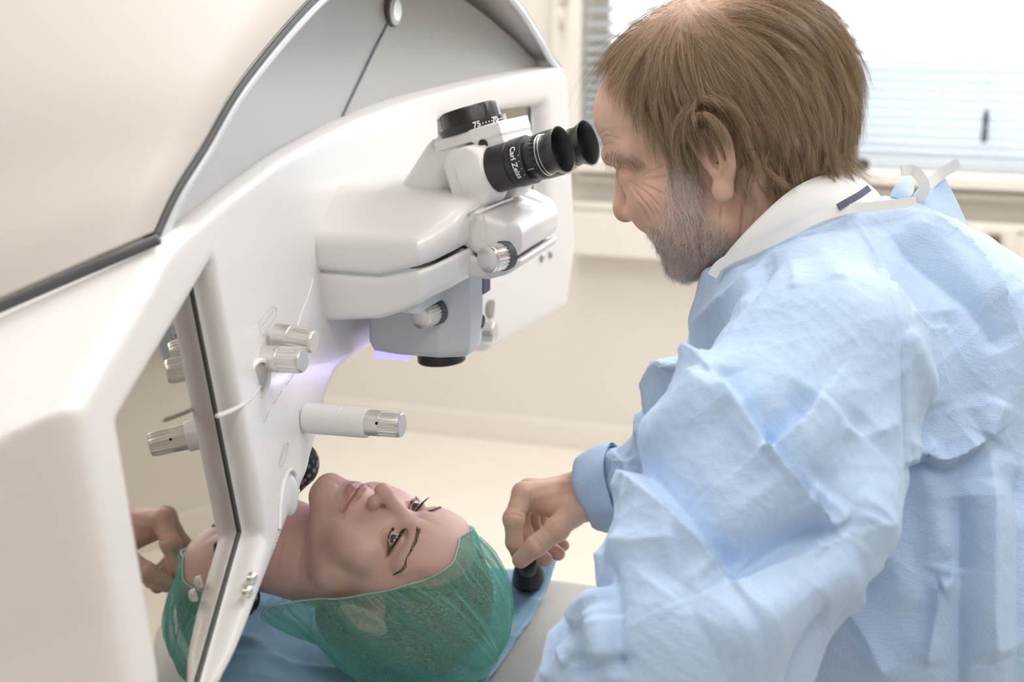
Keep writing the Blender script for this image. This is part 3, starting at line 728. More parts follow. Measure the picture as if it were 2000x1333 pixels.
def strand_mat(name, dark, light, rough=.45):
    m, nt, b = new_mat(name); L = nt.links.new
    hi = nt.nodes.new('ShaderNodeHairInfo'); rp = nt.nodes.new('ShaderNodeValToRGB')
    rp.color_ramp.elements[0].color = (*dark, 1); rp.color_ramp.elements[1].color = (*light, 1)
    L(hi.outputs['Random'], rp.inputs[0]); L(rp.outputs[0], b.inputs['Base Color'])
    b.inputs['Roughness'].default_value = rough; b.inputs['Specular IOR Level'].default_value = .4
    return m
def strands(name, S, rad, mat, parent, kind='stuff', tip=.25):
    """S: (n, k, 3) polylines as a hair curves object"""
    n, k, _ = S.shape
    hc = bpy.data.hair_curves.new(name); hc.add_curves([k]*n)
    hc.attributes['position'].data.foreach_set('vector', S.astype(np.float32).ravel())
    r = np.broadcast_to(np.asarray(rad, float).reshape(-1, 1), (n, 1))*np.linspace(1, tip, k)[None]
    a = hc.attributes.new('radius', 'FLOAT', 'POINT') if 'radius' not in hc.attributes else hc.attributes['radius']
    a.data.foreach_set('value', r.astype(np.float32).ravel())
    o = link(name, hc, parent, mat); o['kind'] = kind
    return o
def seg_d(P, pts):
    """distance to a polyline (any dimension) and the parameter along it"""
    pts = np.asarray(pts, float); D_ = np.full(len(P), 1e9); T_ = np.zeros(len(P)); n = len(pts)-1
    for i in range(n):
        a, b2 = pts[i], pts[i+1]; d = b2-a; t = np.clip(((P-a)@d)/(d@d+1e-12), 0, 1)
        q = np.sqrt((((P-a)-t[:, None]*d)**2).sum(1)); m = q < D_
        D_ = np.where(m, q, D_); T_ = np.where(m, (i+t)/n, T_)
    return D_, T_
def groove(P, N, pts, depth, width, fade=True):
    pts = np.asarray(pts, float); mk = ((P > pts.min(0)-3*width) & (P < pts.max(0)+3*width)).all(1); out = np.zeros(len(P))
    d, t = seg_d(P[mk], pts); w = np.exp(-(d/width)**2)
    if fade: w = w*np.clip(np.sin(np.pi*np.clip(t, .02, .98))*1.6, 0, 1)
    out[mk] = -depth*w; return out

# ================================================================== patient
def head_f(P, smile=1.0, neck=True):
    """canonical head in millimetres: x to its right, y forward, z up; origin between the eyes, mid-head"""
    Q = P.copy(); Q[:, 0] = np.abs(Q[:, 0])
    f = ell(Q, (0, -8, 34), (72, 94, 82))
    f = smin(f, ell(Q, (0, 38, -22), (58, 56, 74)), 22)
    f = smin(f, rcone(Q, (44, 16, -58), (12, 78, -94), 21, 15), 24)
    f = smin(f, ell(Q, (0, 82, -98), (17, 15, 13)), 12)
    f = smin(f, ell(Q, (44, 60, -26), (21, 19, 19)), 14)
    f = smin(f, ell(Q, (40, 62, -50), (18, 20, 20)), 18)
    f = smin(f, rcone(Q, (10, 86, 18), (46, 67, 20), 8.5, 8), 12)
    f = smin(f, ell(Q, (0, 76, 40), (50, 19, 34)), 20)
    f = smin(f, ell(Q, (0, 80, -66), (26, 19, 22)), 14)                 # the mouth mound
    f = smax(f, -ell(Q, (33, 94, 0), (17, 15, 10)), 11)                  # eye sockets
    # nose
    f = smin(f, rcone(Q, (0, 85, 9), (0, 106, -26), 6.8, 7.6), 8)
    f = smin(f, sph(Q, (0, 111.5, -33), 9.8), 6)
    f = smin(f, ell(Q, (11, 100.5, -37.5), (6.5, 9.5, 7.2)), 5.5)
    f = smax(f, -ell(Q, (6.2, 106, -43), (3.6, 7.5, 4.6)), 2.0)
    d, t = seg_d(Q, [(17.5, 101, -33), (18.5, 94, -40), (16, 96, -45)]); f = f+1.2*np.exp(-(d/2.2)**2)
    # lids: a ball over the eye with the slit cut out
    f = smin(f, sph(Q, (31, 76.5, 0), 13.3), 4)
    xs = Q[:, 0]-31
    zc = -0.5-0.0040*xs**2*0+xs*0.08
    slit = ell(np.stack([xs, Q[:, 1]-91, Q[:, 2]-zc], 1), (0, 0, 0), (13.4, 9, 3.4))
    f = smax(f, -slit, 1.3)
    # upper lid fold
    d, t = seg_d(Q, [(17, 88, 7), (26, 90, 10.5), (36, 88, 10.5), (46, 79, 6)]); f = f+1.3*np.exp(-(d/1.7)**2)
    # lips
    up, t = seg_d(Q, [(0, 99.5, -58.5), (8, 99, -57.8), (18, 93.5, -60.5), (27, 86, -64.5+smile)])
    f = smin(f, up-(4.2-2.6*t), 2.6)
    lo, t = seg_d(Q, [(0, 98, -70), (10, 96, -69.5), (19, 91, -67), (27, 85.5, -66+smile)])
    f = smin(f, lo-(5.0-3.4*t), 2.8)
    d, t = seg_d(Q, [(0, 104, -64.0), (10, 102, -63.6), (20, 95, -63.2), (28, 86, -64.5+smile*1.6), (32, 82, -65+smile*2)])
    f = f+2.6*np.exp(-(d/1.9)**2)
    d, t = seg_d(Q, [(0, 102, -49), (0, 103, -55)]); f = f+.9*np.exp(-(d/3)**2)     # philtrum
    d, t = seg_d(Q, [(0, 94, -81), (14, 88, -80)]); f = f+1.6*np.exp(-(d/5)**2)       # above the chin
    d, t = seg_d(Q, [(17, 96, -40), (25, 90, -52), (33, 82, -64), (34, 78, -72)]); f = f+1.9*np.sin(np.pi*np.clip(t, .1, .95))*np.exp(-(d/2.8)**2)
    # ear
    ear = ell(Q, (74, -4, -2), (7, 17, 30)); ear = smax(ear, -ell(Q, (81, -1, 2), (6, 9, 18)), 4)
    f = smin(f, ear, 4)
    if neck:
        f = smin(f, rcone(Q, (0, -14, -60), (0, -34, -215), 53, 58), 22)
        f = smin(f, rcone(Q, (34, -14, -60), (10, 12, -175), 16, 16), 16)
    return f
WS = 0.886; WD = 1.42
WR = (np.array([[0.028, 0.31, 0.95], [0.975, -0.22, 0.044], [0.222, 0.925, -0.309]]))
WR = np.stack([WR[:, 0]/np.linalg.norm(WR[:, 0]), WR[:, 1]/np.linalg.norm(WR[:, 1]), WR[:, 2]/np.linalg.norm(WR[:, 2])], 1)
WO = at(764.98, 1129.0, WD); WMM = WS/1000.0
def w_world(L_): return WO+(np.asarray(L_, float)@WR.T)*WMM
def w_local(P_): return ((np.asarray(P_, float)-WO)@WR)/WMM
wom = empty('person', 'woman lying on her back under the machine in a green cap, looking up', 'person', loc=None)
Vl, Q = sdf_mesh(lambda P: head_f(P), (-90, -112, -185), (90, 128, 125), 4.0, 2)
Nn = vnormals(Vl, Q); A = Vl.copy(); A[:, 0] = np.abs(A[:, 0])
disp = np.zeros(len(Vl))
for pts, dp, wd_ in (([(47, 66, -3), (56, 56, -6), (62, 46, -12)], .6, .9), ([(47, 66, 0), (58, 54, 1), (64, 44, 0)], .55, .8), ([(46, 68, -6), (54, 60, -14), (59, 52, -24)], .6, 1.0),
                     ([(48, 66, 3), (57, 54, 8), (62, 46, 12)], .4, .8), ([(22, 86, -11), (32, 84, -15), (42, 76, -14)], .8, 1.6), ([(22, 85, -15), (32, 82, -20), (42, 74, -21)], .5, 1.4),
                     ([(0, 95, 44), (30, 84, 46), (50, 66, 44)], .25, 1.2), ([(0, 96, 32), (30, 86, 34), (50, 68, 32)], .25, 1.2), ([(36, 78, -62), (41, 70, -72), (42, 64, -84)], .5, 1.6),
                     ([(10, 45, -112), (35, 30, -100), (58, -10, -90)], 1.2, 3), ([(10, 40, -130), (40, 20, -122), (62, -20, -115)], .9, 2.5)):
    disp += groove(A, Nn, pts, dp, wd_)
Vl = Vl+Nn*disp[:, None]
tint = np.ones((len(Vl), 3))
def blend(mask, col):
    global tint
    tint = tint*(1-mask[:, None])+mask[:, None]*np.asarray(col)
lipd = np.minimum(seg_d(A, [(0, 101, -59.5), (8, 100, -59.2), (18, 94, -61.5), (27, 86, -64)])[0]-(3.9-2.2*np.clip(A[:, 0]/27, 0, 1)),
                  seg_d(A, [(0, 100, -69), (10, 98, -68.5), (19, 92, -66.5), (27, 86, -66)])[0]-(4.6-3.0*np.clip(A[:, 0]/27, 0, 1)))
blend(.9*sstep(1.2, -.6, lipd), (.66, .43, .47))
blend(.35*np.exp(-(np.sqrt((((A-np.array([40, 62, -36]))/np.array([18, 30, 16]))**2).sum(1)))**2), (1.0, .80, .78))
eyed = np.sqrt((((A-np.array([31, 84, 1.5]))/np.array([16.5, 14, 8.5]))**2).sum(1))
blend(.5*np.exp(-eyed**3), (.55, .42, .40))
ld = np.abs(np.sqrt(((A[:, 0]-31)/14)**2+((A[:, 2]+.5-(A[:, 0]-31)*.08)/5.2)**2)-1)
blend(.85*np.exp(-(ld/.22)**2)*(A[:, 1] > 68)*sstep(20, 26, A[:, 0])*sstep(-4, 1, A[:, 2]), (.08, .06, .06))
blend(.3*np.exp(-(np.sqrt((((A-np.array([0, 110, -38]))/np.array([14, 12, 12]))**2).sum(1)))**2), (1.0, .82, .78))
M['skin_w'] = skin_mat('fair_skin', (.70, .465, .385), (.66, .395, .335), .42)
wbody = mesh_np('body', w_world(Vl), Q, M['skin_w'], wom, attrs={'tint': tint})
# eyes
def eye_mat(name, iris, axis_uv=None):
    m, nt, b = new_mat(name); L = nt.links.new
    at_ = nt.nodes.new('ShaderNodeAttribute'); at_.attribute_name = 'tint'
    L(at_.outputs['Color'], b.inputs['Base Color']); b.inputs['Roughness'].default_value = .06; b.inputs['Coat Weight'].default_value = 1.0; b.inputs['Coat Roughness'].default_value = .02
    return m
M['eye'] = eye_mat('eye', None)
def make_eye(c, r, look, parent, iris=(.05, .04, .032), n=40):
    a, u, v = frame_of(look)
    V = []; T = []
    th = np.arange(n)*2*math.pi/n; ph = np.linspace(0, math.pi, 32)
    for p in ph:
        rr = r*(1+.05*np.exp(-(p/.42)**4))
        V.append(c+a*rr*math.cos(p)+np.outer(np.cos(th), u)*rr*math.sin(p)+np.outer(np.sin(th), v)*rr*math.sin(p))
        col = (.004, .004, .005) if p < .16 else iris if p < .47 else (.015, .014, .014) if p < .53 else (.50, .46, .45)  # eye white darkened: shade of the lids put into the colour
        T.append(np.tile(col, (n, 1)))
    V = np.concatenate(V); T = np.concatenate(T); F = []
    for i in range(31):
        for j in range(n): F.append((i*n+j, (i+1)*n+j, (i+1)*n+(j+1) % n, i*n+(j+1) % n))
    return mesh_np('eye', V, np.array(F), M['eye'], parent, attrs={'tint': T})
look_l = np.array([-.60, 1, .10])
for sx in (-1, 1):
    make_eye(w_world((31*sx, 76.5, 0)), 12.2*WMM, WR@(look_l/np.linalg.norm(look_l)), wom)
# lashes and brows as real hairs
def surf_snap(L_, f, it=4, eps=.4):
    L_ = np.asarray(L_, float)
    for _ in range(it):
        d = f(L_); g = np.stack([(f(L_+np.eye(3)[a]*eps)-f(L_-np.eye(3)[a]*eps))/(2*eps) for a in range(3)], 1)
        L_ = L_-np.clip(d, -6, 6)[:, None]*g/np.maximum((g*g).sum(1), .3)[:, None]
    return L_, g/(np.linalg.norm(g, axis=1)[:, None]+1e-9)
S = []
for sx in (-1, 1):
    for i in range(150):
        t = rng.uniform(0, 1); x = 18+27*t
        xs = x-31; zz = -.5+xs*.08+4.4*math.sqrt(max(0, 1-(xs/13.6)**2))
        yy = 76.5+math.sqrt(max(13.4**2-xs**2-zz**2, 4))
        p = np.array([x*sx, yy, zz]); d = np.array([sx*(xs*.035+.1), .85, .30]); d /= np.linalg.norm(d); ln = rng.uniform(6, 9.5)
        S.append([p+d*ln*s_+np.array([0, -0.02, .30])*ln*s_*s_ for s_ in np.linspace(0, 1, 5)])
    for i in range(70):
        t = rng.uniform(0, 1); x = 20+25*t; xs = x-31; zz = -.5+xs*.08-4.4*math.sqrt(max(0, 1-(xs/13.6)**2)); yy = 76.5+math.sqrt(max(13.4**2-xs**2-zz**2, 4))
        p = np.array([x*sx, yy, zz]); d = np.array([sx*(xs*.03), .8, -.5]); ln = rng.uniform(3, 5)
        S.append([p+d*ln*s_ for s_ in np.linspace(0, 1, 5)])
M['lash'] = strand_mat('dark_lashes', (.012, .009, .008), (.02, .016, .014))
strands('eyelashes', w_world(np.array(S).reshape(-1, 3)).reshape(-1, 5, 3), .00016, M['lash'], wom)
bp_ = catmull([(13, 93, 19), (24, 90, 22.5), (37, 82, 25), (48, 69, 22), (54, 60, 17)], 8); S = []
for sx in (-1, 1):
    for i in range(210):
        t = rng.uniform(0, .999)*(len(bp_)-1); k = int(t); b0 = bp_[k]+(bp_[k+1]-bp_[k])*(t-k); tg = bp_[k+1]-bp_[k]; tg /= np.linalg.norm(tg)
        w_ = 1.8*(1-.75*t/len(bp_)); b0 = b0+np.array([0, 0, rng.uniform(-1, 1)*w_])
        ln = rng.uniform(4, 7); d = tg*.9+np.array([0, 0, .25*(1-1.4*t/len(bp_))])
        S.append(np.array([b0+d*ln*s_ for s_ in np.linspace(0, 1, 4)]))
S, nn = surf_snap(np.array(S).reshape(-1, 3), head_f, 3); S = (S+nn*np.tile(np.linspace(.1, .7, 4), len(S)//4)[:, None]).reshape(-1, 4, 3)
S[len(S)//2:, :, 0] *= -1
M['brow_w'] = strand_mat('brown_brow', (.07, .046, .036), (.12, .08, .06))
strands('eyebrows', w_world(np.array(S).reshape(-1, 3)).reshape(-1, 4, 3), .00013, M['brow_w'], wom)
# hair under the cap: a swept shell with strand relief
m, nt, b = new_mat('ash_blonde_hair'); L = nt.links.new
tc = nt.nodes.new('ShaderNodeTexCoord'); mp = nt.nodes.new('ShaderNodeMapping'); mp.inputs['Scale'].default_value = (12, 60, 60)
wv = nt.nodes.new('ShaderNodeTexNoise'); wv.inputs['Scale'].default_value = 9; wv.inputs['Detail'].default_value = 6
rp = nt.nodes.new('ShaderNodeValToRGB'); rp.color_ramp.elements[0].position = .35; rp.color_ramp.elements[1].position = .68
rp.color_ramp.elements[0].color = (.10, .075, .055, 1); rp.color_ramp.elements[1].color = (.46, .39, .30, 1)
L(tc.outputs['Object'], mp.inputs['Vector']); L(mp.outputs[0], wv.inputs['Vector']); L(wv.outputs['Fac'], rp.inputs[0]); L(rp.outputs[0], b.inputs['Base Color'])
bpn = nt.nodes.new('ShaderNodeBump'); bpn.inputs['Strength'].default_value = .8; bpn.inputs['Distance'].default_value = .003
L(wv.outputs['Fac'], bpn.inputs['Height']); L(bpn.outputs['Normal'], b.inputs['Normal']); b.inputs['Roughness'].default_value = .5
def hair_f(P):
    Q = P.copy(); Q[:, 0] = np.abs(Q[:, 0])
    f = ell(Q, (0, -12, 36), (75.5, 97, 85)); f = smin(f, ell(Q, (40, -40, -20), (34, 48, 46)), 20)
    face = ell(Q, (0, 75, 0), (66, 62, 78)); ear = ell(Q, (70, 12, -22), (30, 26, 40))
    return smax(smax(f, -face, 8), -ear, 8)
Vh, Qh = sdf_mesh(hair_f, (-110, -125, -100), (110, 125, 135), 5.0, 1)
mesh_np('hair', w_world(Vh), Qh, m, wom)
# ---- bouffant cap: elastic edge round the face, pleats running back over the head
cap_edge = [(0, 93, 63), (16, 90, 67), (33, 83, 68.5), (48, 70, 55), (58, 56, 35), (64, 40, 14), (67.5, 26, -7), (69, 6, -34), (66, -14, -64), (66, -52, -112), (48, -92, -120), (0, -100, -108)]
half = catmull(cap_edge, 10)
edge = np.concatenate([half, (half*np.array([-1, 1, 1]))[::-1][1:-1]])
edge = catmull(edge, 3, True); nE = len(edge); nT = 70; pole = np.array([0, -52, 118.0]); ctr = np.array([0, -26, 34.0])
V = []
per = np.arange(nE)/nE*2*math.pi
seed = rng.uniform(0, 6.28, 12)
pl1 = sum(np.sin(per*k+seed[i])*a for i, (k, a) in enumerate(((19, .5), (31, .6), (43, .5), (57, .35), (11, .4))))
pl2 = sum(np.sin(per*k+seed[i+5])*a for i, (k, a) in enumerate(((5, .6), (8, .55), (13, .5), (17, .3))))
for i in range(nT):
    t = i/(nT-1)
    base = edge*(1-t)+pole*t
    rel = base-ctr; dirn = rel/np.linalg.norm(rel, axis=1)[:, None]
    hx = np.abs(dirn[:, 0])
    tgt = 1.0/np.sqrt((dirn[:, 0]/95)**2+(dirn[:, 1]/103)**2+(dirn[:, 2]/110)**2)
    # the head rests on the bed: the cap spreads sideways and flattens behind
    back = sstep(.3, .95, -dirn[:, 1]); tgt = tgt*(1-.14*back)+10*hx*sstep(-.2, .5, -dirn[:, 1])
    r0 = np.linalg.norm(edge-ctr, axis=1); b_ = np.where(edge[:, 2] < -50, sstep(0, .55, t), sstep(0, .30, t))
    r = r0*(1-b_)*(1-.0*t)+tgt*b_ + (np.linalg.norm(rel, axis=1)-r0*(1-t))*0
    ple = (np.abs(pl1)-.5)*3.6*np.exp(-((t-.12)/.15)**2)*sstep(0, .04, t)+pl2*4.6*sstep(.05, .35, t)*(1-t)**.7
    wob = per+.10*np.sin(per*3+t*4)+.06*np.sin(per*9+t*7)
    crease = (1-np.abs(np.sin(wob*6.5+t*1.5+seed[0]))**.6)*9.0*sstep(.10, .35, t)*(1-t)**.8+(1-np.abs(np.sin(wob*11.5-t*2+seed[1]))**.5)*5.0*sstep(.06, .25, t)*(1-t)
    r = r+ple+crease*.8+ (3.2*math.exp(-(t/.05)**2) if i == 0 else 0)
    V.append(ctr+dirn*r[:, None])
V = np.concatenate(V); F = []
for _ in range(3):
    dd = np.minimum(head_f(V, neck=False), hair_f(V)); dv = V-ctr; V = V+dv/np.linalg.norm(dv, axis=1)[:, None]*np.clip(1.8-dd, 0, 6)[:, None]
for i in range(nT-1):
    for j in range(nE): F.append((i*nE+j, i*nE+(j+1) % nE, (i+1)*nE+(j+1) % nE, (i+1)*nE+j))
m, nt, b = new_mat('green_nonwoven_cap'); L = nt.links.new
b.inputs['Base Color'].default_value = (.22, .66, .54, 1); b.inputs['Roughness'].default_value = .6
tl = nt.nodes.new('ShaderNodeBsdfTranslucent'); tl.inputs['Color'].default_value = (.26, .74, .60, 1)
tp = nt.nodes.new('ShaderNodeBsdfTransparent'); m1 = nt.nodes.new('ShaderNodeMixShader'); m2 = nt.nodes.new('ShaderNodeMixShader')
m1.inputs[0].default_value = .35; L(b.outputs[0], m1.inputs[1]); L(tl.outputs[0], m1.inputs[2])
lw = nt.nodes.new('ShaderNodeLayerWeight'); lw.inputs['Blend'].default_value = .32
tc = nt.nodes.new('ShaderNodeTexCoord'); nz = nt.nodes.new('ShaderNodeTexNoise'); nz.inputs['Scale'].default_value = 420; nz.inputs['Detail'].default_value = 4
L(tc.outputs['Object'], nz.inputs['Vector'])
ma = nt.nodes.new('ShaderNodeMath'); ma.operation = 'MULTIPLY_ADD'; ma.inputs[1].default_value = .9; ma.inputs[2].default_value = .04; L(lw.outputs['Facing'], ma.inputs[0])
mb = nt.nodes.new('ShaderNodeMath'); mb.operation = 'MULTIPLY_ADD'; mb.inputs[1].default_value = .55; L(nz.outputs['Fac'], mb.inputs[0]); L(ma.outputs[0], mb.inputs[2]); mb.use_clamp = True
L(mb.outputs[0], m2.inputs[0]); L(tp.outputs[0], m2.inputs[1]); L(m1.outputs[0], m2.inputs[2]); L(m2.outputs[0], nt.nodes['Material Output'].inputs['Surface'])
M['cap'] = m
capo = mesh_np('surgical_cap', w_world(V), np.array(F), M['cap'], None)
band = catmull(np.concatenate([half, (half*np.array([-1, 1, 1]))[::-1][1:-1]]), 2, True)
bc = band+(band-ctr)/np.linalg.norm(band-ctr, axis=1)[:, None]*.8
tube('elastic_edge', w_world(np.concatenate([bc, bc[:1]])), .0008, plain('pale_green_elastic', (.62, .78, .70), .6), capo, 6)
tag(capo, 'pleated translucent green bouffant cap on the lying woman\'s head', 'cap')


# dark patterned top and the body under the machine
m, nt, b = new_mat('dark_patterned_jersey'); L = nt.links.new
tc = nt.nodes.new('ShaderNodeTexCoord'); vo = nt.nodes.new('ShaderNodeTexVoronoi'); vo.inputs['Scale'].default_value = 130
rp = nt.nodes.new('ShaderNodeValToRGB'); rp.color_ramp.elements[0].color = (.30, .30, .34, 1); rp.color_ramp.elements[1].color = (.015, .015, .02, 1)
rp.color_ramp.elements[0].position = .12; rp.color_ramp.elements[1].position = .42
L(tc.outputs['Object'], vo.inputs['Vector']); L(vo.outputs['Distance'], rp.inputs[0]); L(rp.outputs[0], b.inputs['Base Color']); b.inputs['Roughness'].default_value = .8
nb = w_world((0, -40, -165)); far = w_world((46, 55, -150)); near = w_world((-62, -62, -150))
def top_f(P):
    f = rcone(P, nb+np.array([-.16, 0, -.025]), nb+np.array([-.62, .0, -.008]), .075, .095)
    f = smin(f, rcone(P, nb+np.array([-.14, -.13, -.06]), nb+np.array([-.14, .13, -.06]), .05, .05), .06)
    f = smin(f, rcone(P, far+np.array([-.01, .01, -.0]), nb+np.array([-.10, .04, 0]), .026, .06), .03)
    f = smin(f, rcone(P, near, nb+np.array([-.08, -.06, -.03]), .020, .05), .03)
    return f
sdf_obj('top', top_f, nb+np.array([-.8, -.3, -.2]), nb+np.array([.14, .3, .22]), .010, m, wom, 1)
# ================================================================== treatment bed, drape and what lies on it
M['bed'] = plain('grey_beige_upholstery', (.52, .50, .465), .6, noise=.03, bump=.25, bscale=700)
bed = empty('treatment_bed', 'grey beige upholstered treatment bed with a white rim under the blue drape', 'bed')
ZB = .798
def slab_f(lo, hi, k, r):
    c = (np.array(lo)+np.array(hi))/2; hf = (np.array(hi)-np.array(lo))/2-r
    def f(P):
        q = np.abs(P-c)-hf; return np.sqrt((np.maximum(q, 0)**2).sum(1))+np.minimum(q.max(1), 0)-r
    return f
sdf_obj('cushion', slab_f((-2.35, .88, .71), (-.34, 1.50, ZB), 0, .03), (-2.4, .85, .68), (-.30, 1.55, .83), .012, M['bed'], bed, 1)
sdf_obj('bed_rim', slab_f((-2.38, .85, .655), (-.285, 1.56, .735), 0, .02), (-2.42, .82, .62), (-.25, 1.6, .77), .015, M['white'], bed, 1)
box('bed_post', (-1.5, 1.05, .08), (-1.1, 1.35, .665), M['white'], bed, bevel=.02); box('bed_foot', (-1.9, .92, 0), (-.75, 1.48, .08), M['white'], bed, bevel=.02)
for px_, py_ in ((1070, 1188), (1068, 1140)):
    p = on(px_, py_, 2, .737); lathe('rim_cap', p-np.array([0, 0, .006]), (0, 0, 1), [(0, .019), (.005, .019), (.007, .017), (.0065, .015), (.0065, .001)], M['white_gloss'], bed, 32)
m, nt, b = new_mat('blue_paper_drape'); L = nt.links.new
b.inputs['Base Color'].default_value = (.27, .45, .60, 1); b.inputs['Roughness'].default_value = .7
tc = nt.nodes.new('ShaderNodeTexCoord'); nz = nt.nodes.new('ShaderNodeTexNoise'); nz.inputs['Scale'].default_value = 60; nz.inputs['Detail'].default_value = 6
L(tc.outputs['Object'], nz.inputs['Vector']); bpn = nt.nodes.new('ShaderNodeBump'); bpn.inputs['Strength'].default_value = .3; bpn.inputs['Distance'].default_value = .004
L(nz.outputs['Fac'], bpn.inputs['Height']); L(bpn.outputs['Normal'], b.inputs['Normal'])
nx, ny = 150, 110; gx = np.linspace(-1.25, -.420, nx); gy = np.linspace(.86, 1.478, ny); GX, GY = np.meshgrid(gx, gy, indexing='ij')
hx, hy, _ = w_world((-5, -107, 34))
GZ = np.full_like(GX, ZB+.0045)
for k in range(16):
    a = rng.uniform(-.5, .5); cx, cy = rng.uniform(-1.0, -.45), rng.uniform(.9, 1.45); w = rng.uniform(.006, .014)
    u = (GX-cx)*math.cos(a)+(GY-cy)*math.sin(a); v = -(GX-cx)*math.sin(a)+(GY-cy)*math.cos(a)
    GZ += rng.uniform(.003, .009)*np.exp(-np.abs(v)/w)*np.exp(-(u/rng.uniform(.08, .2))**2)
rim = np.sqrt(((GX-hx)/.13)**2+((GY-hy)/.13)**2); GZ += .012*np.exp(-((rim-1.15)/.25)**2)*(GX < -.45)
cor = np.exp(-(((GX+.420)/.035)**2+((GY-1.478)/.05)**2)); GZ += .035*cor; 
edge_r = sstep(.90, 1.10, GY)*0
GZ -= .05*sstep(.90, .86, GY)
V = np.stack([GX, GY, GZ], -1).reshape(-1, 3); V2 = V-np.array([0, 0, .0012]); n0 = len(V); F = []
I = np.arange(n0).reshape(nx, ny)
q = np.stack([I[:-1, :-1], I[1:, :-1], I[1:, 1:], I[:-1, 1:]], -1).reshape(-1, 4); F = np.concatenate([q, q[:, ::-1]+n0])
bd_ = np.concatenate([I[0, :], I[1:, -1], I[-1, ::-1][1:], I[::-1, 0][1:]])
F = np.concatenate([F, np.array([(bd_[i], bd_[i+1], bd_[i+1]+n0, bd_[i]+n0) for i in range(len(bd_)-1)])])
dr = mesh_np('drape', np.concatenate([V, V2]), F, m); tag(dr, 'light blue paper drape spread on the bed under the capped head', 'drape')
# joystick the man holds
js = empty('joystick', 'short black joystick at the head end of the bed, held by the man', 'joystick')
jb = on(1032, 1150, 2, ZB)+np.array([0, 0, .012]); jt = at(1030, 1092, 1.468)
tube('boot', [jb+np.array([0, 0, -.002]), jb*.72+jt*.28, jb*.5+jt*.5], [.019, .017, .011], M['black_matte'], js, 24)
tube('stick', [jb*.55+jt*.45, jb*.3+jt*.7, jt], [.0095, .010, .009], M['black_matte'], js, 20)
p = on(1047, 1166, 2, ZB); lathe('end_cap', p+np.array([0, 0, .010]), (.6, -.2, .5), [(-.004, .011), (.006, .011), (.009, .008), (.009, .001)], M['black'], js, 24)
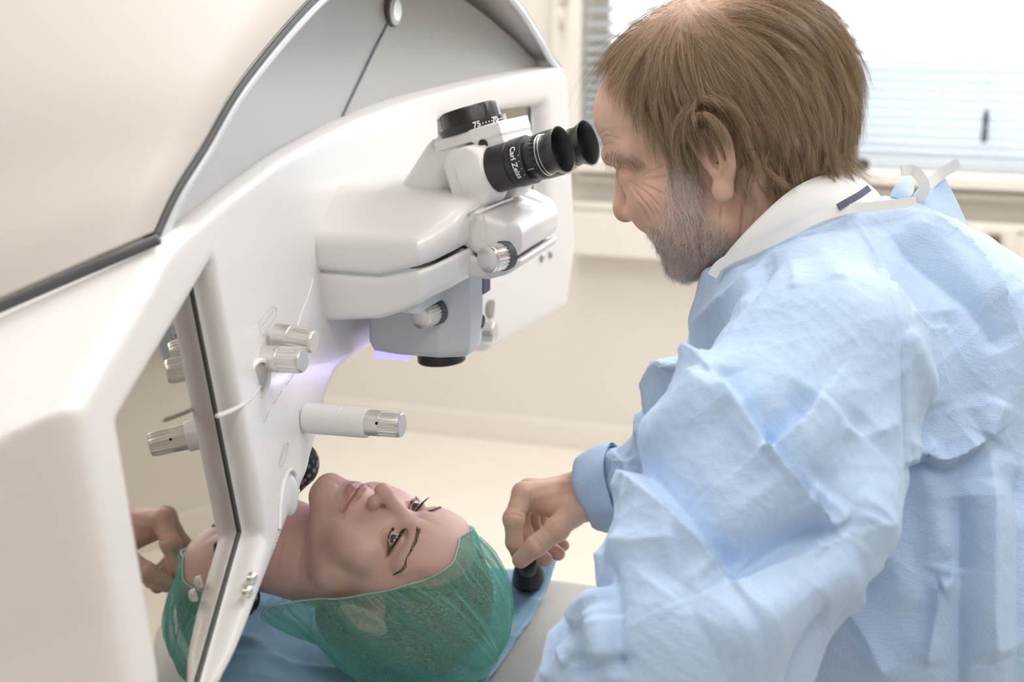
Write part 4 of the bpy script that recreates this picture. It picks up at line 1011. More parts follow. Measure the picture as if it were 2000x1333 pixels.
# ================================================================== man bending over the bed: head
MR = np.array([[-0.035, -0.957, -0.289], [0.999, -0.029, -0.028], [0.018, -0.29, 0.957]])
MR = MR/np.linalg.norm(MR, axis=0)
MD = 1.27; MO = at(1429.142, 274.469, MD); MMM = 1.053/1000.0
def m_world(L_): return MO+(np.asarray(L_, float)@MR.T)*MMM
def m_local(P_): return ((np.asarray(P_, float)-MO)@MR)/MMM
EARRIM = [(77, 11, 2), (79, 14, 16), (82, 12, 27), (86, 4, 33), (91, -6, 29), (93, -12, 15), (91, -13, -2), (86, -9, -16), (80, -2, -26)]
EARRIMC = catmull([(x, y+2.5, z) for x, y, z in EARRIM], 3)
ANTIH = catmull([(86, 2, 21), (89, -3, 8), (86, -2, -9), (81, 3, -17)], 3)
NECKB = (0, -78, -165)
def man_f(P, ears=True):
    Q = P.copy(); Q[:, 0] = np.abs(Q[:, 0])
    f = ell(Q, (0, -4, 40), (75, 100, 88))
    f = smin(f, ell(Q, (0, -52, 5), (62, 46, 52)), 20)                 # back of the head
    f = smin(f, ell(Q, (0, 62, 44), (55, 47, 42)), 16)                 # forehead
    f = smin(f, ell(Q, (0, 38, -22), (60, 52, 68)), 22)
    f = smin(f, rcone(Q, (48, 14, -62), (13, 62, -90), 19, 15), 22)
    f = smin(f, ell(Q, (0, 66, -93), (18, 17, 14)), 12)
    f = smin(f, ell(Q, (46, 64, -24), (20, 20, 18)), 14)
    f = smin(f, ell(Q, (40, 58, -52), (20, 22, 22)), 18)
    f = smin(f, rcone(Q, (8, 101, 15), (48, 76, 20), 10, 9), 10)
    f = smin(f, ell(Q, (0, 66, -66), (27, 22, 22)), 12)
    f = smax(f, -ell(Q, (33, 106, -4), (18, 18, 9.5)), 9)
    # nose
    f = smin(f, rcone(Q, (0, 95, 3), (0, 104, -27), 7.5, 9), 7)
    f = smin(f, sph(Q, (0, 105, -35), 11), 6)
    f = smin(f, ell(Q, (12.5, 94, -38), (6.5, 10.5, 7.5)), 6)
    f = smin(f, ell(Q, (33, 83, -32), (13, 12, 21)), 9)
    f = smax(f, -ell(Q, (7, 102, -46), (4, 7, 5)), 2)
    d, t = seg_d(Q, [(20, 98, -30), (22.5, 90, -38), (19, 88, -46)]); f = f+1.2*np.exp(-(d/2.0)**2)
    # lids, nearly shut, with heavy brows over them
    f = smin(f, sph(Q, (31, 82, -4), 13.6), 4)
    xs = Q[:, 0]-31
    slit = ell(np.stack([xs, Q[:, 1]-98, Q[:, 2]+5.2-xs*.02], 1), (0, 0, 0), (13, 9, 1.3)); f = smax(f, -slit, 1.0)
    d, t = seg_d(Q, [(16, 94, 2), (26, 97, 5), (38, 94, 4), (50, 80, -3)]); f = f+1.6*np.exp(-(d/1.8)**2)
    f = smin(f, rcone(Q, (18, 93, -16), (44, 80, -17), 5, 5), 5)       # bag under the eye
    # lips
    up, t = seg_d(Q, [(0, 86, -61), (10, 85, -60.5), (20, 79, -61.5), (29, 71, -60)]); f = smin(f, up-(3.4-2*t), 3)
    lo, t = seg_d(Q, [(0, 83, -71), (11, 81, -70), (21, 75, -66.5), (29, 70, -62)]); f = smin(f, lo-(4.4-3*t), 3)
    d, t = seg_d(Q, [(0, 91, -65.5), (11, 89, -65), (22, 81, -63), (31, 71, -59.5), (35, 66, -56)]); f = f+2.4*np.exp(-(d/1.8)**2)
    d, t = seg_d(Q, [(0, 81, -80), (14, 75, -79)]); f = f+1.6*np.exp(-(d/5)**2)
    d, t = seg_d(Q, [(20, 92, -36), (29, 84, -46), (38, 74, -58), (41, 68, -70), (39, 62, -82)]); f = f+3.0*np.sin(np.pi*np.clip(t, .08, .95))*np.exp(-(d/3)**2)
    # neck
    f = smin(f, rcone(Q, (0, -20, -45), NECKB, 54, 66), 22)
    f = smin(f, rcone(Q, (0, 22, -84), (0, -28, -165), 30, 42), 18)
    f = smin(f, rcone(Q, (62, -18, -28), (26, -22, -150), 13, 15), 14)
    if ears:
        e = ell(Q, (80, 0, 2), (5, 13, 30))
        e = smax(e, -ell(Q, (86, 1, -1), (8, 7.5, 13)), 3)
        d, t = seg_d(Q, EARRIMC); e = smin(e, d-(4.0-.6*t), 2.5)
        e = smin(e, ell(Q, (80, 4, -29), (5.2, 9, 10)), 4)
        e = smin(e, ell(Q, (77, 11, -4), (5, 4.5, 6)), 3)
        d, t = seg_d(Q, ANTIH); e = smin(e, d-2.8, 2.5)
        f = smin(f, e, 5)
    return f
def m_cast(pts, ears=False):
    """photo points on the near side of the head -> local surface points"""
    pts = np.asarray(pts, float); r = np.array([ray(x, y) for x, y in pts]); t = np.full(len(pts), 1.05)
    for _ in range(140):
        d = man_f(m_local(CAM+r*t[:, None]), ears)*MMM; t = np.minimum(t+d*.75, 1.45)
    return m_local(CAM+r*t[:, None])
def m_px(L_):
    """photo position of a head point, folded to the near side"""
    Q = np.array(L_, float); Q[:, 0] = -np.abs(Q[:, 0]); return project(m_world(Q))
man = empty('person', 'grey-bearded man in a pale blue gown bending over the patient, face in profile', 'person')
Vl, Q = sdf_mesh(lambda P: man_f(P), (-100, -130, -215), (100, 126, 135), 4.0, 2)
Nn = vnormals(Vl, Q); A = Vl.copy(); A[:, 0] = -np.abs(A[:, 0])
WR_ = [  # photo polylines of the creases: depth mm, width mm
 ([(1243, 347), (1262, 338), (1284, 330), (1300, 320)], 1.0, 1.1), ([(1243, 350), (1266, 348), (1290, 346), (1308, 344)], 1.0, 1.1), ([(1240, 354), (1262, 362), (1284, 372), (1300, 384)], 1.2, 1.2),
 ([(1236, 358), (1256, 372), (1276, 390), (1290, 408)], 1.2, 1.3), ([(1232, 362), (1248, 384), (1266, 406), (1278, 426)], 1.2, 1.5), ([(1246, 396), (1262, 420), (1272, 445)], 1.3, 1.6),
 ([(1252, 372), (1274, 400), (1290, 430)], .7, 1.2), ([(1226, 352), (1238, 360), (1252, 364)], .8, 1.2),
 ([(1171, 262), (1182, 255), (1198, 262)], .9, 1.4), ([(1176, 285), (1186, 280), (1200, 284)], .9, 1.4), ([(1173, 272), (1190, 266), (1215, 276)], .7, 1.2), ([(1200, 318), (1220, 312), (1244, 322)], .9, 1.3), ([(1206, 328), (1222, 326), (1238, 334)], .8, 1.2),
 ([(1447, 385), (1449, 420), (1447, 460), (1444, 490)], 1.3, 1.2), ([(1474, 385), (1476, 415), (1470, 450)], .9, 1.0), ([(1412, 395), (1408, 430), (1408, 470)], .8, 1.0), ([(1376, 400), (1366, 440), (1366, 480), (1374, 520)], 1.8, 2.4),
 ([(1382, 352), (1376, 385), (1372, 412)], .8, 1.2), ([(1394, 380), (1390, 410)], .5, 1.0), ([(1352, 392), (1364, 420)], .5, 1.0)]
disp = np.zeros(len(Vl))
for pts, dp, wd_ in WR_: disp += groove(A, Nn, m_cast(catmull(pts, 4)), dp*1.6, wd_*.85)
Vl = Vl+Nn*disp[:, None]
tint = np.ones((len(Vl), 3)); px_, py_, _ = m_px(Vl)
blend(.45*np.exp(-((((A-np.array([0, 110, -36]))/np.array([22, 20, 16]))**2).sum(1))), (1.0, .72, .70))
blend(.30*np.exp(-((((A-np.array([-46, 66, -26]))/np.array([30, 24, 18]))**2).sum(1))), (1.05, .84, .78))
blend(.40*np.exp(-((((A-np.array([-86, 0, -4]))/np.array([8, 16, 36]))**2).sum(1))), (1.0, .78, .74))
BEARD = [(1282, 440), (1300, 400), (1312, 330), (1330, 290), (1372, 300), (1380, 380), (1400, 430), (1424, 440), (1424, 500), (1376, 560), (1290, 560), (1276, 490), (1250, 452), (1262, 438)]
bm_ = sstep(6, -10, poly2(px_, py_, BEARD)); blend(.45*bm_, (.74, .74, .76))
lipm = np.minimum(seg_d(A*np.array([-1, 1, 1]), [(0, 86, -61), (10, 85, -60.5), (20, 79, -61.5), (29, 71, -60)])[0]-2.4, seg_d(A*np.array([-1, 1, 1]), [(0, 83, -71), (11, 81, -70), (21, 75, -66.5)])[0]-3.2)
blend(.6*sstep(1, -.5, lipm), (.92, .62, .60))
M['skin_m'] = skin_mat('weathered_skin', (.72, .49, .375), (.66, .40, .305), .5, .35)
BODY = [(m_world(Vl), Q, tint)]
for sx in (-1, 1):
    make_eye(m_world((31*sx, 82, -4)), 12.2*MMM, MR@(np.array([0, 1, -.28])/1.04), man, (.12, .16, .20))
# ------------------------------------------------------------------ hair
def scalp_f(P):
    Q = P.copy(); Q[:, 0] = np.abs(Q[:, 0])
    f = ell(Q, (0, -4, 40), (75, 100, 88)); f = smin(f, ell(Q, (0, -52, 5), (62, 46, 52)), 20); f = smin(f, ell(Q, (0, 62, 44), (55, 47, 42)), 16)
    f = smin(f, ell(Q, (0, 38, -22), (60, 52, 68)), 22); f = smin(f, rcone(Q, (0, -20, -45), NECKB, 54, 66), 22); f = smin(f, ell(Q, (46, 64, -24), (20, 20, 18)), 14)
    f = smin(f, rcone(Q, (62, -18, -28), (26, -22, -150), 13, 15), 14)
    return smin(f, ell(Q, (84, 0, 8), (13, 18, 31)), 6)
def grad(f, P, e=.8):
    g = np.stack([(f(P+np.eye(3)[a]*e)-f(P-np.eye(3)[a]*e)) for a in range(3)], 1); return g/(np.linalg.norm(g, axis=1)[:, None]+1e-9)
tri = np.concatenate([Q[:, [0, 1, 2]], Q[:, [0, 2, 3]]])
ta = np.linalg.norm(np.cross(Vl[tri[:, 1]]-Vl[tri[:, 0]], Vl[tri[:, 2]]-Vl[tri[:, 0]]), axis=1); tc_ = np.cumsum(ta)/ta.sum()
def sample(n):
    k = np.searchsorted(tc_, rng.uniform(0, 1, n)); a, b2 = rng.uniform(0, 1, (2, n)); m_ = a+b2 > 1; a[m_] = 1-a[m_]; b2[m_] = 1-b2[m_]
    t_ = tri[k]; return Vl[t_[:, 0]]+(Vl[t_[:, 1]]-Vl[t_[:, 0]])*a[:, None]+(Vl[t_[:, 2]]-Vl[t_[:, 0]])*b2[:, None]
# one pixel step expressed in the head's own (y, z)
J0 = np.array([project(m_world([(-70, 0, 0), (-70, 1, 0), (-70, 0, 1)]))[0], project(m_world([(-70, 0, 0), (-70, 1, 0), (-70, 0, 1)]))[1]])
JI = np.linalg.inv(np.stack([J0[:, 1]-J0[:, 0], J0[:, 2]-J0[:, 0]], 1))
FLOW = np.array([(1190, 70, -.85, .5), (1175, 130, -.55, .8), (1215, 120, -.2, 1), (1240, 190, .10, 1), (1265, 240, .35, .9), (1250, 60, -.15, 1), (1300, 20, .1, 1), (1290, 130, .15, 1), (1330, 210, .35, 1), (1340, 280, .25, 1), (1300, 265, .3, .95),
    (1370, 60, .55, .85), (1370, 150, .45, .95), (1400, 210, .6, .75), (1450, 30, .85, .5), (1450, 120, .7, .75), (1470, 220, .65, .75), (1440, 290, .25, 1), (1520, 60, .85, .6), (1530, 160, .6, .85), (1540, 260, .35, 1), (1500, 320, .1, 1),
    (1590, 90, .65, .85), (1610, 180, .4, .95), (1600, 270, .2, 1), (1640, 150, .35, 1), (1655, 240, .05, 1), (1620, 310, -.1, 1), (1560, 330, -.05, 1), (1440, 340, .05, 1)], float)
def flow(L_):
    x, y, _ = m_px(L_); d2 = (x[:, None]-FLOW[None, :, 0])**2+(y[:, None]-FLOW[None, :, 1])**2
    w = 1/(d2+300)**1.6; v = (w[..., None]*FLOW[None, :, 2:]).sum(1)/w.sum(1)[:, None]
    v /= np.linalg.norm(v, axis=1)[:, None]; yz = v@JI.T; yz /= np.linalg.norm(yz, axis=1)[:, None]
    return np.concatenate([np.zeros((len(yz), 1)), yz], 1)
HAIRP = [(1168, 60), (1176, 100), (1196, 130), (1214, 175), (1246, 222), (1268, 262), (1296, 282), (1330, 300), (1352, 300), (1352, 262), (1368, 226), (1406, 236), (1428, 275), (1436, 345), (1470, 366), (1540, 366), (1610, 348), (1665, 305), (1720, 200), (1700, 0), (1500, -120), (1200, -80)]
def grow(roots, length, lift, k, jit, seed_dir=None, droop=.12):
    n = len(roots); P = roots.copy(); out = [P.copy()]; g = grad(scalp_f, P)
    st = (length/(k-1))[:, None]; jv = rng.normal(0, jit, (n, 3))
    for i in range(1, k):
        t = i/(k-1); g = grad(scalp_f, P)
        d = flow(P)+jv+np.array([0, 0, -droop])*t
        d -= g*(d*g).sum(1)[:, None]; d /= np.linalg.norm(d, axis=1)[:, None]+1e-9
        d = d+g*(lift*(1-t)**1.5)[:, None]; d /= np.linalg.norm(d, axis=1)[:, None]
        P = P+d*st; s_ = scalp_f(P); need = .8+np.minimum(t*10, 4.5)*np.clip(lift, .2, 1)
        P = P+g*np.clip(need-s_, 0, 4)[:, None]; out.append(P.copy())
    return np.stack(out, 1)
KP = 13
R_ = sample(26000); x, y, _ = m_px(R_); inh = poly2(x, y, HAIRP) < 0
earm = (np.abs(R_[:, 0]) > 79) & (R_[:, 2] < 40)
R_ = R_[inh & ~earm]
gd = R_[rng.permutation(len(R_))[:1500]]
x, y, _ = m_px(gd); ln = 34+26*sstep(230, 20, y)+rng.uniform(-8, 14, len(gd)); ln *= np.where(y > 290, .75, 1); ln *= 1-.5*sstep(1275, 1215, x)*sstep(40, 110, y); ln = ln+24*np.exp(-(((x-1355)/75)**2+((y-185)/60)**2))
lift = np.clip(.30+.35*rng.uniform(0, 1, len(gd))+.25*sstep(250, 320, y)*(x > 1420), .1, 1.2)
guides = grow(gd, ln, lift, KP, .14)
curl = rng.normal(0, 1, (len(gd), 3))*np.linspace(0, 1, KP)[None, :, None].repeat(1, 0)[0][None]**2*3.0 if False else (rng.normal(0, 1, (len(gd), 1, 3))*(np.linspace(0, 1, KP)**2)[None, :, None]*(2.6+5.5*sstep(170, 300, y)*(x > 1400))[:, None, None])
guides = guides+curl
ch = sample(130000); x, y, _ = m_px(ch); inh = poly2(x, y, HAIRP) < 0
# thin on the top of the head, dense at the sides
topness = sstep(95, 122, ch[:, 2])*sstep(70, 40, np.abs(ch[:, 0])+0*ch[:, 1])
front = sstep(40, 85, ch[:, 1])*sstep(60, 90, ch[:, 2])
keep = inh & ~((np.abs(ch[:, 0]) > 79) & (ch[:, 2] < 40)) & (rng.uniform(0, 1, len(ch)) > .86*topness) & (rng.uniform(0, 1, len(ch)) > .72*front)
ch = ch[keep][:34000]
nn_ = np.concatenate([np.argmin((gd*gd).sum(1)[None]-2*c@gd.T, 1) for c in np.array_split(ch, 20)])
tt = np.linspace(0, 1, KP)[None, :, None]
off = (ch-gd[nn_])[:, None]; clump = rng.uniform(.45, .8, (len(ch), 1, 1)); ls = rng.uniform(.72, 1.08, (len(ch), 1, 1))
gsel = guides[nn_]; g0 = gsel[:, :1]
# shorten or lengthen by resampling along the guide
idx = np.clip(tt*ls, 0, 1)*(KP-1); i0 = np.minimum(idx.astype(int), KP-2); fr_ = idx-i0
gp = np.take_along_axis(gsel, i0.repeat(3, 2), 1)*(1-fr_)+np.take_along_axis(gsel, (i0+1).repeat(3, 2), 1)*fr_
fz = rng.normal(0, 1, (len(ch), 1, 3))*tt**1.5*1.3+rng.normal(0, 1, (len(ch), 1, 3))*np.sin(tt*math.pi*rng.uniform(1, 2.5, (len(ch), 1, 1)))*.5
S = gp+off*(1-clump*tt**.8)+fz
m, nt, b = new_mat('light_brown_hair'); L = nt.links.new
hi = nt.nodes.new('ShaderNodeHairInfo'); rp = nt.nodes.new('ShaderNodeValToRGB'); el = rp.color_ramp.elements
el[0].position = 0; el[0].color = (.075, .047, .028, 1); el[1].position = 1; el[1].color = (.85, .68, .46, 1)
e2 = el.new(.45); e2.color = (.29, .19, .11, 1); e3 = el.new(.8); e3.color = (.55, .39, .23, 1)
L(hi.outputs['Random'], rp.inputs[0]); L(rp.outputs[0], b.inputs['Base Color']); b.inputs['Roughness'].default_value = .32; b.inputs['Specular IOR Level'].default_value = .6
M['hair_m'] = m
strands('hair', m_world(S.reshape(-1, 3)).reshape(-1, KP, 3), .000072, M['hair_m'], man)
# locks combed down over the upper ear
A0 = m_cast(np.stack([rng.uniform(1318, 1424, 420), rng.uniform(196, 232, 420)], 1), True); x, y, _ = m_px(A0)
ex = x+rng.uniform(8, 46, 420); ey = y+rng.uniform(60, 118, 420)*np.where(x < 1350, 1.1, .85); lk = []
for t in np.linspace(0, 1, KP):
    q = m_cast(np.stack([x+(ex-x)*t**1.3+rng.normal(0, 1.0, 420)*t*3, y+(ey-y)*t], 1), True); q[:, 0] -= 1.0+3.0*math.sin(math.pi*min(t*1.1, 1))
    lk.append(q)
lk = np.stack(lk, 1); lk[:, 1:-1] = (lk[:, :-2]+2*lk[:, 1:-1]+lk[:, 2:])/4
lk = (lk[:, None]+rng.normal(0, 1, (420, 5, 1, 3))*(.6+1.6*np.linspace(0, 1, KP))[None, None, :, None]).reshape(-1, KP, 3)
strands('hair_over_ear', m_world(lk.reshape(-1, 3)).reshape(-1, KP, 3), .00007, M['hair_m'], man)
# loose wisps over the forehead and crown
wr = sample(60000); x, y, _ = m_px(wr); wr = wr[(y < 120) & (x < 1420) & (x > 1170) & (wr[:, 2] > 60)][:420]
wl = rng.uniform(40, 75, len(wr)); gw = grow(wr, wl, rng.uniform(.5, 1.3, len(wr)), KP, .30, droop=.5)+rng.normal(0, 1, (len(wr), 1, 3))*(np.linspace(0, 1, KP)**2)[None, :, None]*7
strands('loose_hair', m_world(gw.reshape(-1, 3)).reshape(-1, KP, 3), .00006, M['hair_m'], man)
# ------------------------------------------------------------------ beard, sideburns, brows
def beard_strands(n, poly, l0, l1, dirpx, jit, out, k=6, curl=.8):
    c = sample(n); x, y, _ = m_px(c); c = c[(poly2(x, y, poly) < 0) & (np.abs(c[:, 0]) < 80)]
    g = grad(lambda P: man_f(P, False), c)
    dyz = np.asarray(dirpx, float)@JI.T; dyz /= np.linalg.norm(dyz); d = np.array([0, dyz[0], dyz[1]])[None]+rng.normal(0, jit, (len(c), 3)); d -= g*(d*g).sum(1)[:, None]
    d = d/np.linalg.norm(d, axis=1)[:, None]+g*out; ln = rng.uniform(l0, l1, (len(c), 1, 1)); t = np.linspace(0, 1, k)[None, :, None]
    return c[:, None]+d[:, None]*ln*t+rng.normal(0, curl, (len(c), 1, 3))*t**2*ln*.12
m, nt, b = new_mat('grey_beard'); L = nt.links.new
hi = nt.nodes.new('ShaderNodeHairInfo'); rp = nt.nodes.new('ShaderNodeValToRGB'); rp.color_ramp.elements[0].color = (.16, .12, .09, 1); rp.color_ramp.elements[1].color = (.82, .80, .77, 1)
rp.color_ramp.elements[0].position = .05; rp.color_ramp.elements[1].position = .75
L(hi.outputs['Random'], rp.inputs[0]); L(rp.outputs[0], b.inputs['Base Color']); b.inputs['Roughness'].default_value = .45
M['beard'] = m
S1 = beard_strands(90000, [(1290, 436), (1318, 420), (1366, 410), (1400, 440), (1426, 440), (1426, 500), (1376, 565), (1286, 565), (1278, 492)], 4, 9.5, (-.1, 1), .45, .42)
S2 = beard_strands(60000, [(1300, 330), (1312, 300), (1350, 296), (1368, 330), (1368, 420), (1318, 430), (1296, 400)], 8, 22, (.25, 1), .35, .30, curl=2.2)
S3 = beard_strands(50000, [(1252, 446), (1262, 438), (1296, 440), (1300, 470), (1278, 474)], 4, 9, (.1, 1), .35, .35)
bs = np.concatenate([S1[:14000], S3[:1000]])
strands('whiskers', m_world(S2[:2200].reshape(-1, 3)).reshape(-1, 6, 3), .00011, strand_mat('white_whiskers', (.62, .58, .54), (.95, .94, .92)), man)
strands('beard', m_world(bs.reshape(-1, 3)).reshape(-1, 6, 3), .00008, M['beard'], man)
S4 = beard_strands(90000, [(1180, 300), (1190, 292), (1240, 300), (1262, 318), (1250, 326), (1210, 316), (1186, 322)], 7, 14, (.4, .8), .4, .6)
strands('eyebrows', m_world(S4[:420].reshape(-1, 3)).reshape(-1, 6, 3), .00008, M['hair_m'], man)
# ================================================================== gown
def cam_cast(f, pts, t0=.8, t1=1.6, n=160):
    pts = np.asarray(pts, float); r = np.array([ray(x, y) for x, y in pts]); t = np.full(len(pts), t0)
    for _ in range(n): t = np.minimum(t+f(CAM+r*t[:, None])*.8, t1)
    return CAM+r*t[:, None], t
PP = lambda x, y, d: at(x, y, d)
def chain(P, pts, k=.03):
    f = None
    for i in range(len(pts)-1):
        a, b2 = pts[i], pts[i+1]; g = rcone(P, PP(*a[:3]), PP(*b2[:3]), a[3], b2[3]); f = g if f is None else smin(f, g, k)
    return f
NB1, NB2, NB3 = PP(1393, 528, 1.19), PP(1700, 400, 1.18), PP(1470, 470, 1.37)
NBN = np.cross(NB2-NB1, NB3-NB1); NBN = NBN/np.linalg.norm(NBN)*(1 if np.cross(NB2-NB1, NB3-NB1)[2] > 0 else -1)
def gown_f(P):
    f = chain(P, [(1600, 575, 1.28, .075), (1745, 745, 1.27, .125), (1850, 1150, 1.26, .155), (1880, 1650, 1.24, .17)], .05)
    f = smin(f, rcone(P, PP(1745, 560, 1.27), PP(1880, 700, 1.26), .075, .10), .05)
    f = smin(f, chain(P, [(1620, 700, 1.10, .072), (1560, 580, 1.25, .075), (1490, 655, 1.38, .066)], .05), .045)
    f = smin(f, chain(P, [(1605, 720, 1.09, .083), (1505, 940, 1.05, .086), (1350, 1260, 1.00, .082)], .03), .012)
    f = smin(f, chain(P, [(1350, 1275, 1.00, .080), (1238, 1335, 1.02, .060), (1180, 1395, 1.035, .048), (1165, 1445, 1.04, .042)], .03), .02)
    g = chain(P, [(1490, 650, 1.38, .064), (1368, 850, 1.43, .057), (1315, 930, 1.45, .050)], .03)      # far upper arm
    f = smin(f, g, .015)
    f = smin(f, chain(P, [(1315, 925, 1.45, .050), (1228, 946, 1.463, .038)], .015), .012)
    f = smin(f, rcone(P, PP(1530, 730, 1.30), PP(1510, 1100, 1.30), .088, .138), .04)                   # chest
    # opening for the neck and the cuff
    nk = rcone(P, PP(1480, 330, 1.27), PP(1575, 520, 1.275), .065, .066); f = smax(f, -nk, .008)
    f = smax(f, -smax(sph(P, PP(1490, 440, 1.27), .125), (NB1-P)@NBN, .004), .005)
    # the head's back and neck stay outside
    return f
h0 = PP(1000, 300, 1.2)
Vl, Q = sdf_mesh(gown_f, (-.60, .80, .56), (.45, 1.62, 1.34), .0075, 2)
Nn = vnormals(Vl, Q); fac = ((Vl-CAM)*Nn).sum(1) < 0
def crease(pts, amp, w, kind='ridge', fade=True):
    """amp and w in mm; a fold in the cloth along a line seen in the photo"""
    g3, _ = cam_cast(gown_f, catmull(np.array(pts, float), 4), n=70); mk = ((Vl > g3.min(0)-w*.0032) & (Vl < g3.max(0)+w*.0032)).all(1)
    out = np.zeros(len(Vl)); out[mk] = crease_at(Vl[mk], g3, amp*1.5, w, kind, fade); return out
def crease_at(Vl, g3, amp, w, kind, fade):
    d, t = seg_d(Vl, g3)
    e = np.clip(np.sin(np.pi*np.clip(t, .03, .97))*1.8, 0, 1) if fade else 1
    w = w/1000; amp = amp/1000
    if kind == 'ridge': return amp*e*np.exp(-(d/w)**1.1)
    if kind == 'soft': return amp*e*np.exp(-(d/w)**2)
    if kind == 'step':                                                # high on the left of the line, dropping off on its right
        x, y, _ = project(Vl); px, py, _ = project(g3); m = len(px)
        k = np.clip((t*(m-1)).astype(int), 0, m-2); sx, sy = px[k+1]-px[k], py[k+1]-py[k]
        side = np.sign(sx*(y-py[k])-sy*(x-px[k]))
        return amp*e*np.where(side > 0, np.exp(-(d/w)**1.2), -.6*np.exp(-(d/(w*.6))**1.5)*(1-np.exp(-(d/.0025)**2)))
disp = np.zeros(len(Vl))
CR = [([(1258, 756), (1310, 722), (1388, 700)], 12, 36, 'step'), ([(1480, 885), (1560, 825), (1610, 765)], 8, 32, 'step'), ([(1418, 1142), (1520, 1100), (1642, 1034)], 9, 32, 'step'), ([(1391, 722), (1464, 819), (1565, 959), (1631, 1032)], 9, 24, 'step'), ([(1348, 680), (1372, 700), (1391, 722), (1398, 745)], 6, 14, 'ridge'),
 ([(1222, 905), (1300, 985), (1370, 1060), (1425, 1130)], 11, 36, 'step'), ([(1193, 1071), (1260, 1072), (1332, 1060)], 5, 14, 'ridge'),
 ([(1380, 1262), (1460, 1222), (1560, 1160), (1660, 1060), (1770, 940)], 10, 26, 'soft'), ([(1650, 1030), (1560, 1070), (1480, 1110), (1425, 1135)], -10, 18, 'soft'),
 ([(1575, 965), (1610, 1000), (1635, 1030)], 5, 10, 'ridge'), ([(1425, 1130), (1380, 1090), (1330, 1100), (1280, 1150)], -6, 20, 'soft'),
 ([(1929, 858), (1890, 885), (1844, 905), (1798, 889), (1770, 905)], 9, 16, 'step'), ([(1933, 866), (1936, 1050), (1937, 1230), (1945, 1290)], 9, 15, 'ridge'),
 ([(1875, 967), (1872, 1100), (1872, 1480)], -8, 12, 'ridge'), ([(1991, 900), (1992, 1100), (1990, 1480)], -8, 12, 'ridge'), ([(1903, 930), (1905, 1100), (1900, 1480)], 5, 16, 'soft'), ([(1965, 930), (1966, 1480)], 5, 14, 'soft'),
 ([(1844, 1122), (1826, 1220), (1813, 1308)], 6, 10, 'ridge'), ([(1862, 1105), (1855, 1140), (1838, 1150)], 6, 8, 'ridge'), ([(1802, 900), (1830, 1000), (1850, 1100)], 4, 12, 'soft'),
 ([(1739, 450), (1820, 525), (1928, 627), (1960, 690)], -7, 10, 'ridge'), ([(1772, 411), (1868, 468), (1910, 507), (2000, 654)], 8, 13, 'step'), ([(1760, 430), (1850, 490), (1950, 620)], 4, 14, 'soft'),
 ([(1666, 432), (1720, 517), (1759, 626), (1768, 796), (1767, 897), (1755, 974), (1720, 1060)], -2.4, 3.2, 'ridge'), ([(1672, 430), (1726, 515), (1765, 626), (1774, 796)], 1.8, 5, 'ridge'),
 ([(1448, 500), (1490, 520), (1470, 560), (1400, 640)], -5, 13, 'soft'), ([(1495, 490), (1440, 560), (1345, 640)], 5, 10, 'ridge'), ([(1545, 505), (1552, 540), (1550, 565)], 2.4, 5, 'ridge'), ([(1600, 480), (1640, 550)], 2, 8, 'soft'),
 ([(1310, 690), (1270, 740), (1255, 790), (1262, 850)], -6, 10, 'ridge'), ([(1262, 780), (1300, 740), (1372, 690)], 6, 12, 'ridge'), ([(1395, 740), (1330, 800), (1250, 880)], 8, 22, 'soft'), ([(1248, 770), (1250, 860)], 5, 9, 'ridge'),
 ([(1250, 885), (1228, 920), (1240, 970)], 6, 12, 'ridge'), ([(1400, 800), (1440, 880), (1500, 960)], -4, 22, 'soft'), ([(1700, 810), (1650, 900), (1600, 960)], -5, 18, 'soft'), ([(1640, 830), (1700, 850), (1760, 820)], 2.5, 8, 'ridge'),
 ([(1590, 760), (1520, 840), (1490, 850)], -4, 18, 'soft'), ([(1665, 960), (1700, 1010), (1650, 1000)], 5, 12, 'ridge'), ([(1700, 1070), (1660, 1110), (1640, 1150), (1690, 1165)], 5, 10, 'ridge'), ([(1640, 1160), (1700, 1250), (1740, 1333)], 6, 14, 'ridge'),
 ([(1600, 1190), (1570, 1260), (1530, 1480)], -8, 12, 'ridge'), ([(1700, 1040), (1760, 1100), (1790, 1200)], 4, 16, 'soft'), ([(1760, 1050), (1800, 1150), (1810, 1260)], -3, 12, 'soft'),
 ([(1780, 600), (1820, 640), (1860, 630)], 2, 6, 'ridge'), ([(1770, 640), (1810, 720), (1830, 800)], 3, 12, 'soft'), ([(1840, 600), (1880, 700), (1900, 800)], -4, 16, 'soft'), ([(1960, 780), (1940, 830), (1929, 858)], 5, 10, 'ridge'), ([(1770, 860), (1800, 880), (1830, 870)], 3, 7, 'ridge'),
 ([(1190, 1090), (1130, 1110), (1085, 1160)], 7, 9, 'ridge'), ([(1190, 1130), (1130, 1160), (1092, 1205)], -9, 9, 'ridge'), ([(1190, 1150), (1150, 1175), (1115, 1225)], 6, 8, 'ridge'), ([(1185, 1160), (1140, 1200), (1128, 1250), (1120, 1290)], 6, 9, 'ridge'),
 ([(1135, 1215), (1130, 1270), (1138, 1333)], -8, 8, 'ridge'), ([(1192, 1090), (1200, 1200), (1205, 1333)], -9, 10, 'ridge'), ([(1160, 1190), (1180, 1300)], 6, 12, 'soft'), ([(1090, 1220), (1075, 1290), (1070, 1333)], 5, 8, 'ridge'), ([(1098, 1265), (1110, 1300)], 5, 7, 'ridge'),
 ([(1183, 1200), (1190, 1290)], 6, 9, 'ridge'), ([(1205, 895), (1180, 930), (1170, 990)], -4, 7, 'ridge'), ([(1165, 880), (1200, 905), (1245, 900)], 4, 6, 'ridge'), ([(1215, 900), (1190, 970), (1185, 1010)], 3, 7, 'ridge'), ([(1250, 880), (1210, 930), (1190, 1000)], -4, 9, 'soft')]
for c in CR: disp += crease(*c)
